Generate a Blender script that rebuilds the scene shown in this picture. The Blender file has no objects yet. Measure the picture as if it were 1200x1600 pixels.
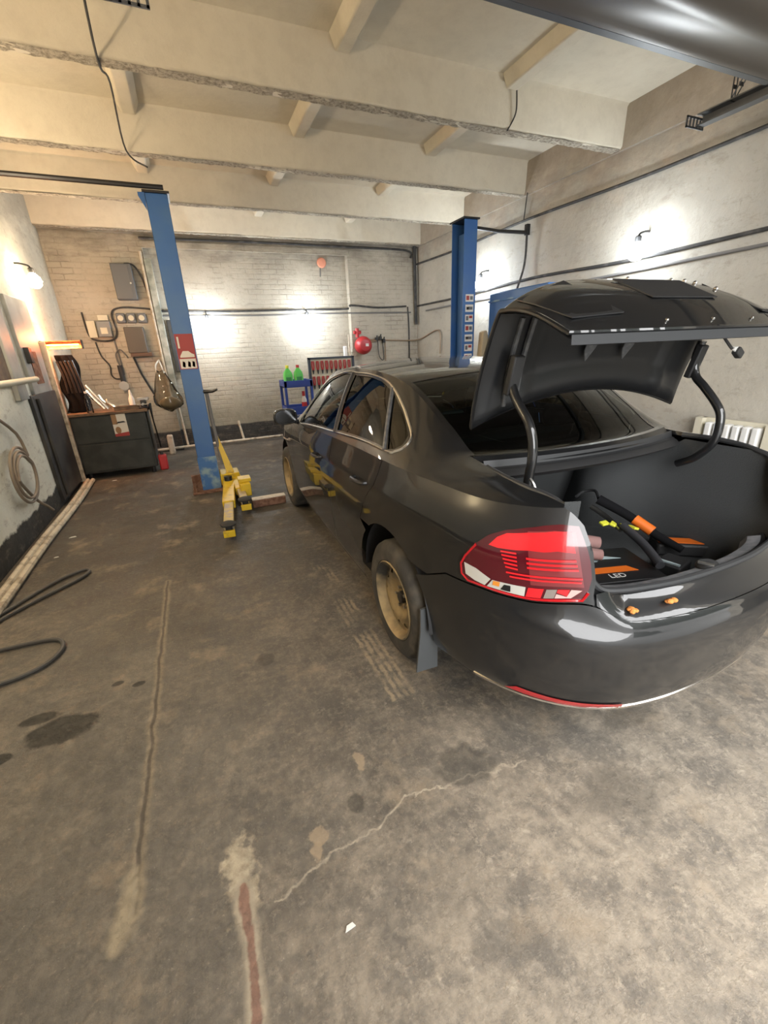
import bpy, bmesh, math, random
import numpy as np
from mathutils import Vector, Matrix
from mathutils.geometry import delaunay_2d_cdt

S = bpy.context.scene
COL = S.collection
R = random.Random(7)
PI = math.pi

# ------------------------------------------------------------------ camera, world, exposure
def camera():
    yaw, pitch, roll = (math.radians(a) for a in (22.6, 21.05, -2.43))
    f = Vector((math.sin(yaw) * math.cos(pitch), math.cos(yaw) * math.cos(pitch), -math.sin(pitch)))
    r = Vector((math.cos(yaw), -math.sin(yaw), 0)); u = r.cross(f)
    r2 = math.cos(roll) * r + math.sin(roll) * u; u2 = -math.sin(roll) * r + math.cos(roll) * u
    cd = bpy.data.cameras.new('camera'); co = bpy.data.objects.new('camera', cd); COL.objects.link(co)
    cd.sensor_fit = 'VERTICAL'; cd.sensor_height = 36; cd.lens = 668 / 1600 * 36; cd.clip_start = 0.02
    m = Matrix((r2, u2, -f)).transposed().to_4x4(); m.translation = (0, 0, 1.55)
    co.matrix_world = m; S.camera = co
camera()
EXPOSURE = 0.25
SKY = 9.3
BULB_W = 30.0
WARM_W = 55.0
HEATER_W = 16.0
S.view_settings.view_transform = 'Standard'; S.view_settings.look = 'None'
S.view_settings.exposure = EXPOSURE; S.view_settings.gamma = 1.0; S.view_settings.use_curve_mapping = False
W = bpy.data.worlds.new('world'); S.world = W; W.use_nodes = True
bg = W.node_tree.nodes['Background']; bg.inputs[0].default_value = (0.97, 0.97, 0.97, 1); bg.inputs[1].default_value = SKY

def area_portal():
    l = bpy.data.lights.new('doorway_daylight', 'AREA'); l.shape = 'RECTANGLE'; l.size = 3.6; l.size_y = 2.9
    l.cycles.is_portal = True
    o = bpy.data.objects.new('doorway_daylight', l); COL.objects.link(o)
    o.location = (1.85, -0.62, 1.47); o.rotation_euler = (math.radians(90), 0, 0)   # faces +y, into the garage
area_portal()

# ------------------------------------------------------------------ materials
def nodes(m):
    m.use_nodes = True; nt = m.node_tree; return nt, nt.nodes['Principled BSDF']
def _n(nt, t, **k):
    n = nt.nodes.new(t)
    for a, b in k.items(): setattr(n, a, b)
    return n
def c4(c): return (c[0], c[1], c[2], 1)
def mat(name, col, rough=.5, metal=0., coat=0., col2=None, scale=6., lo=.42, hi=.62, bump=0., bscale=40., emit=None, es=1., spec=.5, detail=6., coords='Object'):
    m = bpy.data.materials.new(name); nt, p = nodes(m); L = nt.links
    p.inputs['Base Color'].default_value = c4(col); p.inputs['Roughness'].default_value = rough
    p.inputs['Metallic'].default_value = metal; p.inputs['Coat Weight'].default_value = coat; p.inputs['Coat Roughness'].default_value = .03
    p.inputs['Specular IOR Level'].default_value = spec
    tc = _n(nt, 'ShaderNodeTexCoord')
    if col2 is not None:
        nz = _n(nt, 'ShaderNodeTexNoise'); nz.inputs['Scale'].default_value = scale; nz.inputs['Detail'].default_value = detail
        L.new(tc.outputs[coords], nz.inputs['Vector'])
        r = _n(nt, 'ShaderNodeMapRange'); r.inputs['From Min'].default_value = lo; r.inputs['From Max'].default_value = hi
        L.new(nz.outputs['Fac'], r.inputs['Value'])
        mx = _n(nt, 'ShaderNodeMix', data_type='RGBA'); mx.inputs['A'].default_value = c4(col); mx.inputs['B'].default_value = c4(col2)
        L.new(r.outputs['Result'], mx.inputs['Factor']); L.new(mx.outputs['Result'], p.inputs['Base Color'])
    if bump:
        nb = _n(nt, 'ShaderNodeTexNoise'); nb.inputs['Scale'].default_value = bscale; nb.inputs['Detail'].default_value = 5
        L.new(tc.outputs[coords], nb.inputs['Vector'])
        b = _n(nt, 'ShaderNodeBump'); b.inputs['Strength'].default_value = bump; b.inputs['Distance'].default_value = .01
        L.new(nb.outputs['Fac'], b.inputs['Height']); L.new(b.outputs['Normal'], p.inputs['Normal'])
    if emit is not None:
        p.inputs['Emission Color'].default_value = c4(emit); p.inputs['Emission Strength'].default_value = es
    return m
def glass(name, tint, refl=1.0, ior=1.5):
    m = bpy.data.materials.new(name); m.use_nodes = True; nt = m.node_tree; nt.nodes.clear(); L = nt.links
    o = _n(nt, 'ShaderNodeOutputMaterial'); t = _n(nt, 'ShaderNodeBsdfTransparent'); t.inputs[0].default_value = c4(tint)
    g = _n(nt, 'ShaderNodeBsdfGlossy'); g.inputs['Roughness'].default_value = .02
    fr = _n(nt, 'ShaderNodeFresnel'); fr.inputs[0].default_value = ior
    mx = _n(nt, 'ShaderNodeMixShader'); L.new(fr.outputs[0], mx.inputs[0]); L.new(t.outputs[0], mx.inputs[1]); L.new(g.outputs[0], mx.inputs[2])
    L.new(mx.outputs[0], o.inputs[0]); return m

# small node language for the room surfaces
class NG:
    def __init__(s, name):
        s.m = bpy.data.materials.new(name); s.nt, s.p = nodes(s.m); s.L = s.nt.links
        g = _n(s.nt, 'ShaderNodeNewGeometry'); s.pos = g.outputs['Position']
        sp = _n(s.nt, 'ShaderNodeSeparateXYZ'); s.L.new(s.pos, sp.inputs[0]); s.x, s.y, s.z = sp.outputs
    def _set(s, i, v):
        if hasattr(v, 'is_linked') or isinstance(v, bpy.types.NodeSocket): s.L.new(v, i)
        else: i.default_value = v
    def math(s, op, a, b=0., clamp=False):
        n = _n(s.nt, 'ShaderNodeMath', operation=op, use_clamp=clamp); s._set(n.inputs[0], a); s._set(n.inputs[1], b); return n.outputs[0]
    def noise(s, scale, detail=5., rough=.55, vec=None, stretch=None):
        n = _n(s.nt, 'ShaderNodeTexNoise'); n.inputs['Scale'].default_value = scale; n.inputs['Detail'].default_value = detail; n.inputs['Roughness'].default_value = rough
        v = vec or s.pos
        if stretch:
            mp = _n(s.nt, 'ShaderNodeMapping'); mp.inputs['Scale'].default_value = stretch; s.L.new(v, mp.inputs[0]); v = mp.outputs[0]
        s.L.new(v, n.inputs['Vector']); return n.outputs['Fac']
    def rng(s, v, a, b, c=0., d=1.):
        n = _n(s.nt, 'ShaderNodeMapRange'); s._set(n.inputs['Value'], v)
        for k, q in zip(('From Min', 'From Max', 'To Min', 'To Max'), (a, b, c, d)): s._set(n.inputs[k], q)
        return n.outputs['Result']
    def mix(s, f, a, b):
        n = _n(s.nt, 'ShaderNodeMix', data_type='RGBA'); s._set(n.inputs['Factor'], f)
        s._set(n.inputs['A'], c4(a) if isinstance(a, tuple) else a); s._set(n.inputs['B'], c4(b) if isinstance(b, tuple) else b); return n.outputs['Result']
    def bump(s, h, strength=.5, dist=.02):
        b = _n(s.nt, 'ShaderNodeBump'); b.inputs['Strength'].default_value = strength; b.inputs['Distance'].default_value = dist
        s.L.new(h, b.inputs['Height']); s.L.new(b.outputs[0], s.p.inputs['Normal'])
    def seg(s, a, b, wob=0., wscale=6.):
        """distance from the floor segment a-b (metres, x y)"""
        ax, ay = a; bx, by = b; dx, dy = bx - ax, by - ay; l2 = dx * dx + dy * dy
        px = s.math('SUBTRACT', s.x, ax); py = s.math('SUBTRACT', s.y, ay)
        if wob:
            w1 = s.math('MULTIPLY', s.math('SUBTRACT', s.noise(wscale, 4), .5), wob); px = s.math('ADD', px, w1); py = s.math('ADD', py, w1)
        t = s.math('DIVIDE', s.math('ADD', s.math('MULTIPLY', px, dx), s.math('MULTIPLY', py, dy)), l2)
        t = s.math('MINIMUM', s.math('MAXIMUM', t, 0.), 1.)
        ex = s.math('SUBTRACT', px, s.math('MULTIPLY', t, dx)); ey = s.math('SUBTRACT', py, s.math('MULTIPLY', t, dy))
        return s.math('SQRT', s.math('ADD', s.math('MULTIPLY', ex, ex), s.math('MULTIPLY', ey, ey)))
    def spot(s, c, rx, ry, rag=.5, nscale=7.):
        ex = s.math('DIVIDE', s.math('SUBTRACT', s.x, c[0]), rx); ey = s.math('DIVIDE', s.math('SUBTRACT', s.y, c[1]), ry)
        d = s.math('SQRT', s.math('ADD', s.math('MULTIPLY', ex, ex), s.math('MULTIPLY', ey, ey)))
        return s.math('ADD', d, s.math('MULTIPLY', s.math('SUBTRACT', s.noise(nscale, 4), .5), rag * 2))
    def colour(s, c): s._set(s.p.inputs['Base Color'], c)
    def rough(s, v): s._set(s.p.inputs['Roughness'], v)

def floor_material():
    g = NG('stained_concrete')
    n1 = g.rng(g.noise(1.3, 9, .68), .40, .62); n2 = g.rng(g.noise(5, 9, .74), .42, .62); n3 = g.rng(g.noise(26, 6, .75), .42, .66)
    c = g.mix(n1, (.085, .077, .067), (.235, .20, .155)); c = g.mix(g.math('MULTIPLY', n2, .6), c, (.28, .235, .18))
    n4 = g.rng(g.noise(5.5, 9, .76), .46, .60); c = g.mix(g.math('MULTIPLY', n4, .85), c, (.095, .086, .075))
    c = g.mix(g.math('MULTIPLY', n3, .7), c, (.08, .07, .06))
    n5 = g.rng(g.noise(24, 8, .78), .50, .64); n6 = g.rng(g.noise(7, 8, .75, stretch=(5., .8, 1.)), .52, .66); c = g.mix(g.math('MULTIPLY', n6, .35), c, (.27, .24, .19)); c = g.mix(g.math('MULTIPLY', n5, .6), c, (.33, .28, .215))
    # paler concrete near the doorway: daylight painted into the floor colour
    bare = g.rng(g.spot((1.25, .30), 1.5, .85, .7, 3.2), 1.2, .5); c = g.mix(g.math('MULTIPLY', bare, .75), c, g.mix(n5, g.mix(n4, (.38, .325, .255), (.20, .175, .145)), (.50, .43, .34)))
    c = g.mix(g.math('MULTIPLY', n3, .4), c, (.11, .097, .08))
    gx = g.rng(g.spot((-.9, 1.7), 1.0, 1.6, .6, 2.), 1.2, .4); c = g.mix(g.math('MULTIPLY', gx, .35), c, (.20, .19, .165))
    back_dark = g.rng(g.spot((.1, 5.6), 2.4, 3.2, .6, 1.2), 1.2, .5); c = g.mix(g.math('MULTIPLY', back_dark, .85), c, g.mix(n2, (.046, .041, .034), (.078, .068, .055)))  # floor gets darker and browner towards the back
    big = g.rng(g.noise(1.9, 8, .66, vec=None, stretch=(1., .8, 1.)), .52, .60); c = g.mix(g.math('MULTIPLY', big, .5), c, g.mix(n5, (.085, .08, .072), (.14, .13, .115)))
    tan = g.rng(g.noise(3.1, 8, .7), .55, .66); c = g.mix(g.math('MULTIPLY', tan, .5), c, (.34, .27, .19))
    # speckle
    sp = g.rng(g.noise(70, 4, .8), .60, .68); c = g.mix(g.math('MULTIPLY', sp, .45), c, (.45, .40, .33))
    # saw-cut slab joint and its filler
    j = g.seg((-.42, 3.2), (-.44, 1.02), .05, 5); c = g.mix(g.rng(j, .03, .014), c, g.mix(n3, (.27, .23, .17), (.17, .145, .11)))
    c = g.mix(g.math('MULTIPLY', g.rng(j, .010, .004), .8), c, (.085, .072, .06))
    jb = g.seg((-.455, 1.12), (-.47, .98), .1, 9); c = g.mix(g.rng(jb, .045, .015), c, (.33, .28, .20))
    # mortar-filled break with a strip of red brick
    q = g.seg((-.135, 1.07), (-.13, .90), .16, 16); c = g.mix(g.rng(q, .05, .03), c, g.mix(n3, (.45, .39, .29), (.30, .25, .18)))
    q2 = g.seg((-.13, .95), (-.13, .3), .05, 9); c = g.mix(g.rng(q2, .035, .018), c, (.36, .31, .235)); c = g.mix(g.rng(g.math('ADD', q2, g.math('MULTIPLY', g.math('SUBTRACT', g.noise(40, 4, .7), .5), .012)), .015, .009), c, g.mix(n3, (.27, .16, .12), (.20, .13, .10)))
    # pale hairline crack
    for a, b in (((-.05, .87), (.16, .93)), ((.16, .93), (.33, .94)), ((.33, .94), (.45, 1.00)), ((.45, 1.0), (.72, .96)), ((.72, .96), (.95, .93))):
        k = g.seg(a, b, .07, 18); c = g.mix(g.math('MULTIPLY', g.rng(k, .006, .001), g.rng(n3, 0, 1, .45, 1.)), c, (.46, .40, .31))
    # ribbed tyre prints, dusty, beside the wheel
    pr = None
    for dx in (-.051, -.017, .017, .051):
        k = g.rng(g.seg((.655 + dx, 3.3), (.66 + dx, 1.44), .03, 22), .013, .006); pr = k if pr is None else g.math('MAXIMUM', pr, k)
    patch = g.math('MULTIPLY', g.rng(g.noise(2.4, 3, .6), .42, .55), g.rng(g.noise(19, 4, .7), .35, .55)); c = g.mix(g.math('MULTIPLY', g.math('MULTIPLY', pr, patch), .75), c, (.34, .275, .185))
    for dx in (0, .07):
        k = g.rng(g.seg((.66 + dx, 1.18), (.95 + dx, .55), .02, 20), .02, .008); c = g.mix(g.math('MULTIPLY', k, g.math('MULTIPLY', n2, .35)), c, (.08, .07, .06))
    for cc, rx, ry in (((.125, 1.0), .035, .03), ((.105, .955), .02, .03), ((.35, 1.22), .02, .05)):
        o = g.rng(g.spot(cc, rx, ry, .9, 22), 1.05, .8); c = g.mix(g.math('MULTIPLY', o, .7), c, (.36, .28, .19))
    # oil
    for cc, rx, ry in (((-.82, 1.93), .16, .085), ((-.92, 2.05), .08, .04), ((-.62, 2.15), .035, .02), ((-.52, 2.1), .03, .02), ((-1.02, 1.86), .05, .03), ((.72, 1.02), .12, .09), ((1.17, .69), .20, .13), ((1.5, .9), .2, .06), ((.10, 2.0), .05, .05), ((.28, 1.05), .03, .04)):
        o = g.rng(g.spot(cc, rx, ry, .6 if rx < .17 else 1.0, 9), 1.06, .86 if rx < .17 else .45); c = g.mix(g.math('MULTIPLY', o, (.93 if cc[0] < 0 else (.45 if rx > .15 else .5))), c, (.04, .038, .033))
    g.colour(c); g.rough(g.rng(n2, 0, 1, .5, .78)); g.p.inputs['Specular IOR Level'].default_value = .35
    h = g.math('ADD', g.math('MULTIPLY', g.noise(9, 8, .7), 1.), g.math('MULTIPLY', g.rng(j, 0, .015), .5))
    h = g.math('ADD', h, g.math('MULTIPLY', n5, .25)); g.bump(h, .6, .012); return g.m

def wall_material(name, base=(.50, .455, .375), dark_h=None, rag=.06, brick=True, axis='x', worn_above=None, green=False, dirt=.7, soot_k=.35, low=None):
    g = NG(name)
    n1 = g.rng(g.noise(1.3, 7, .62), .38, .7); n2 = g.rng(g.noise(7, 7, .7), .4, .75); n3 = g.noise(30, 5, .6)
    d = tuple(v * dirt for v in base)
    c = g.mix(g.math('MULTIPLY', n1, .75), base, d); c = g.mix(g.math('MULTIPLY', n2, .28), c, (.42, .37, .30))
    if worn_above:
        w = g.rng(g.math('ADD', g.z, g.math('MULTIPLY', g.math('SUBTRACT', g.noise(2.2, 6, .65), .5), 1.5)), worn_above, worn_above + .35)
        c = g.mix(g.math('MULTIPLY', w, .65), c, g.mix(n2, (.43, .34, .26), (.60, .50, .40)))
    if green:
        w = g.rng(g.math('ADD', g.z, g.math('MULTIPLY', g.math('SUBTRACT', g.noise(2.5, 6, .65), .5), .9)), 1.0, .45)
        c = g.mix(g.math('MULTIPLY', w, .7), c, g.mix(n2, (.20, .195, .15), (.33, .295, .23)))
    if low:
        c = g.mix(g.math('MULTIPLY', g.rng(g.math('ADD', g.z, g.math('MULTIPLY', g.math('SUBTRACT', g.noise(6, 5, .6), .5), .03)), low[0] + .01, low[0] - .01), .85), c, g.mix(n2, low[1], tuple(v * .9 for v in low[1])))
    if dark_h:
        e = g.math('ADD', g.z, g.math('MULTIPLY', g.math('SUBTRACT', g.noise(5, 5, .6), .5), rag * 2))
        c = g.mix(g.rng(e, dark_h + .012, dark_h - .012), c, g.mix(n2, (.030, .030, .030), (.06, .058, .055)))
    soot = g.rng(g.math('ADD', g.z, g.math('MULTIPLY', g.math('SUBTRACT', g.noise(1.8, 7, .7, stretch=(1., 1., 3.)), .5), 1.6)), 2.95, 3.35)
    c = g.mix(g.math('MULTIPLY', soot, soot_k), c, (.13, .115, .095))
    n4 = g.rng(g.noise(5, 8, .75, stretch=(1., 1., 2.6)), .54, .66); c = g.mix(g.math('MULTIPLY', n4, .45), c, (.25, .215, .17))
    n5 = g.rng(g.noise(22, 6, .75), .58, .68); c = g.mix(g.math('MULTIPLY', n5, .30), c, (.20, .17, .13))
    if brick:
        bk = _n(g.nt, 'ShaderNodeTexBrick'); bk.inputs['Scale'].default_value = 1.; bk.inputs['Mortar Size'].default_value = .006; bk.inputs['Brick Width'].default_value = .26; bk.inputs['Row Height'].default_value = .078
        cv = _n(g.nt, 'ShaderNodeCombineXYZ'); wob = g.math('MULTIPLY', g.math('SUBTRACT', g.noise(9, 4, .6), .5), .03)
        g.L.new(g.x if axis == 'x' else g.y, cv.inputs[0]); g.L.new(g.math('ADD', g.z, wob), cv.inputs[1]); g.L.new(cv.outputs[0], bk.inputs['Vector'])
        gap = g.math('MULTIPLY', bk.outputs['Fac'], g.rng(g.noise(2.6, 5, .6), .50, .62)); c = g.mix(g.math('MULTIPLY', gap, .42), c, (.17, .14, .11))
    g.colour(c); g.rough(.75)
    h = g.math('ADD', g.math('MULTIPLY', g.noise(14, 8, .7), .7), g.math('MULTIPLY', g.noise(3.2, 6, .6), 1.6))
    if brick:
        b = _n(g.nt, 'ShaderNodeTexBrick'); b.inputs['Scale'].default_value = 1.; b.inputs['Mortar Size'].default_value = .009
        b.inputs['Brick Width'].default_value = .26; b.inputs['Row Height'].default_value = .078; b.inputs['Mortar Smooth'].default_value = .4
        cb = _n(g.nt, 'ShaderNodeCombineXYZ'); g.L.new(g.x if axis == 'x' else g.y, cb.inputs[0]); g.L.new(g.z, cb.inputs[1]); g.L.new(cb.outputs[0], b.inputs['Vector'])
        pm = g.rng(g.noise(1.1, 4, .5), .40, .55)
        h = g.math('SUBTRACT', h, g.math('MULTIPLY', g.math('MULTIPLY', b.outputs['Fac'], pm), .9))
    g.bump(h, .55, .02); return g.m

def ceiling_material():
    g = NG('limewashed_ceiling')
    n1 = g.rng(g.noise(.9, 6, .6), .38, .68); n2 = g.rng(g.noise(9, 7, .7), .45, .75)
    c = g.mix(g.math('MULTIPLY', n1, .6), (.70, .64, .52), (.56, .50, .395)); c = g.mix(g.math('MULTIPLY', n2, .25), c, (.42, .36, .28))
    g.colour(c); g.rough(.85); g.bump(g.noise(13, 8, .7), .3, .015); return g.m
def soffit_material():
    g = NG('rough_beam_underside')
    n = g.rng(g.noise(34, 6, .75), .42, .6); c = g.mix(n, (.62, .56, .45), (.30, .25, .19)); g.colour(c); g.rough(.9); g.bump(g.noise(34, 6, .75), 1., .03); return g.m

M = dict(
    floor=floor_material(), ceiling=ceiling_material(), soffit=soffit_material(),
    wall_back=wall_material('old_white_brick_back', dark_h=.33, rag=.02, green=True, soot_k=.6),
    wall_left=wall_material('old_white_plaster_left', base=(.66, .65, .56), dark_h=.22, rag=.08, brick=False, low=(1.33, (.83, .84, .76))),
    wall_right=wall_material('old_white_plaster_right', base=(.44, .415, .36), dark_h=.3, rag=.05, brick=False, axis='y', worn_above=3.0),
    wall_front=wall_material('old_white_plaster_front', brick=False),
    paint=None,
    black_plastic=mat('black_plastic', (.022, .022, .023), .55), rubber=mat('rubber', (.028, .027, .026), .85, bump=.2, bscale=60),
    tyre=mat('dusty_tyre', (.035, .033, .030), .85, col2=(.085, .075, .06), scale=9, lo=.45, hi=.7, bump=.2),
    lipgrey=mat('dull_grey_strip', (.032, .034, .037), .6), dark_metal=mat('dark_metal', (.05, .05, .052), .4, .8), chrome=mat('chrome', (.72, .70, .67), .16, 1.), steel=mat('steel', (.42, .41, .39), .35, 1.),
    rim=mat('dusty_steel_rim', (.05, .047, .042), .6, .3, col2=(.36, .27, .14), scale=5, lo=.36, hi=.56),
    blue=mat('lift_blue_paint', (.035, .115, .32), .38, col2=(.05, .13, .30), scale=3, bump=.05),
    blue_worn=mat('worn_blue_paint', (.04, .13, .33), .5, col2=(.22, .32, .36), scale=8, lo=.5, hi=.66),
    blue_cart=mat('cart_blue_paint', (.02, .05, .26), .4), yellow=mat('lift_yellow_paint', (.62, .42, .01), .45, col2=(.30, .20, .03), scale=14, lo=.55, hi=.75),
    yellow_worn=mat('worn_yellow_paint', (.50, .37, .08), .55, col2=(.33, .27, .19), scale=14, lo=.42, hi=.6), rust=mat('rust', (.13, .06, .035), .8, col2=(.22, .12, .075), scale=22),
    bench=mat('dark_green_black_paint', (.022, .026, .024), .55, col2=(.04, .043, .04), scale=5), wood=mat('dirty_wood', (.17, .115, .07), .7, col2=(.09, .06, .04), scale=8),
    orange=mat('orange_print', (.75, .16, .015), .5), white=mat('white_plastic', (.75, .74, .71), .5), cream=mat('cream_paint', (.62, .58, .46), .6), pipe=mat('dirty_white_pipe', (.58, .52, .42), .6, col2=(.28, .23, .17), scale=12, lo=.5, hi=.7),
    black_cloth=mat('black_cloth', (.008, .008, .009), .9, spec=.1), carpet=mat('trunk_carpet', (.050, .053, .054), .95, bump=.4, bscale=300),
    grey_plastic=mat('scuffed_grey_plastic', (.075, .078, .082), .5, col2=(.12, .12, .12), scale=40, bump=.15), seal=mat('rubber_seal', (.03, .031, .033), .45),
    red=mat('red_paint', (.45, .03, .035), .4), red_light=mat('red_lens', (.45, .008, .014), .12, coat=1.), red_bright=mat('bright_red_lens', (.85, .018, .025), .15, coat=1., emit=(1, .02, .02), es=.0),
    red_dark=mat('dark_red_lens', (.085, .007, .012), .1, coat=1.), clear_lens=mat('clear_lens', (.55, .54, .50), .15, coat=1.), amber=mat('amber_lens', (.75, .28, .04), .2, coat=1.),
    green=mat('green_plastic', (.10, .55, .10), .4), glass=glass('tinted_glass', (.20, .26, .24)), glass_dark=glass('dark_tinted_glass', (.045, .058, .055)), clear_glass=glass('clear_glass', (.55, .66, .62)),
    cable=mat('black_cable', (.035, .034, .033), .7, col2=(.09, .085, .08), scale=9, lo=.5, hi=.7), greycable=mat('grey_cable', (.16, .155, .15), .6), tan_cable=mat('tan_cable', (.26, .215, .17), .6), hose=mat('grey_hose', (.075, .073, .07), .55),
    grey=mat('grey_enamel', (.20, .21, .215), .5), panelgrey=mat('blue_grey_box', (.115, .12, .13), .5), doorgrey=mat('door_grey', (.36, .38, .37), .5, col2=(.25, .26, .26), scale=3), doordark=mat('door_black', (.03, .03, .032), .55, col2=(.055, .053, .05), scale=4),
    overhead=mat('brown_grey_door_steel', (.13, .115, .10), .38, .2, bump=.06, bscale=4), zinc=mat('zinc_rail', (.14, .145, .15), .5, .6),
    bottle=glass('clear_bottle', (.86, .86, .84), ior=1.9), sack=glass('clear_plastic_sack', (.74, .72, .68)), beige=mat('beige_cloth', (.42, .34, .22), .9, bump=.3, bscale=30), pink=mat('dusty_pink_cloth', (.30, .17, .155), .9), hi_vis=mat('yellow_tape', (.72, .72, .06), .5),
    bulb=mat('lit_bulb', (1, 1, 1), .5, emit=(.86, .94, 1.0), es=60.), bulb_warm=mat('lit_warm_bulb', (1, 1, 1), .5, emit=(1., .80, .50), es=60.), glow=mat('glowing_heater_rod', (1, .3, .05), .5, emit=(1., .15, .02), es=2.8), 
    bumper_rust=mat('orange_lump', (.70, .26, .06), .8, bump=.5, bscale=90), poster_red=mat('poster_red', (.30, .035, .03), .5), poster_white=mat('poster_white', (.66, .62, .55), .5), poster_brown=mat('poster_brown', (.30, .17, .08), .5), tarmac=mat('tarmac', (.20, .20, .195), .9),
    leather=mat('seat_fabric', (.03, .03, .033), .8), headliner=mat('headliner', (.25, .24, .225), .9), copper=mat('copper_pipe', (.30, .22, .15), .5, .3), trolleygrey=mat('dark_blue_metal', (.04, .05, .07), .5))
def paint_mat():
    m = bpy.data.materials.new('black_car_paint'); nt, p = nodes(m)
    p.inputs['Base Color'].default_value = (.009, .0094, .0102, 1); p.inputs['Roughness'].default_value = .45; p.inputs['Metallic'].default_value = 0.; p.inputs['Specular IOR Level'].default_value = .25
    p.inputs['Coat Weight'].default_value = 1.; p.inputs['Coat Roughness'].default_value = .02; p.inputs['Coat IOR'].default_value = 1.55; return m
M['paint'] = paint_mat()

# ------------------------------------------------------------------ object helpers
WL = {}
def wloc(o):
    return WL.get(o.name, Vector((0, 0, 0))) if o else Vector((0, 0, 0))
def tag(o, label=None, cat=None, group=None, kind=None):
    for k, v in (('label', label), ('category', cat), ('group', group), ('kind', kind)):
        if v: o[k] = v
    return o
def thing(name, label, cat, loc, group=None):
    o = bpy.data.objects.new(name, None); COL.objects.link(o); o.location = loc; o.empty_display_size = .1
    WL[o.name] = Vector(loc); return tag(o, label, cat, group)

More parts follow.
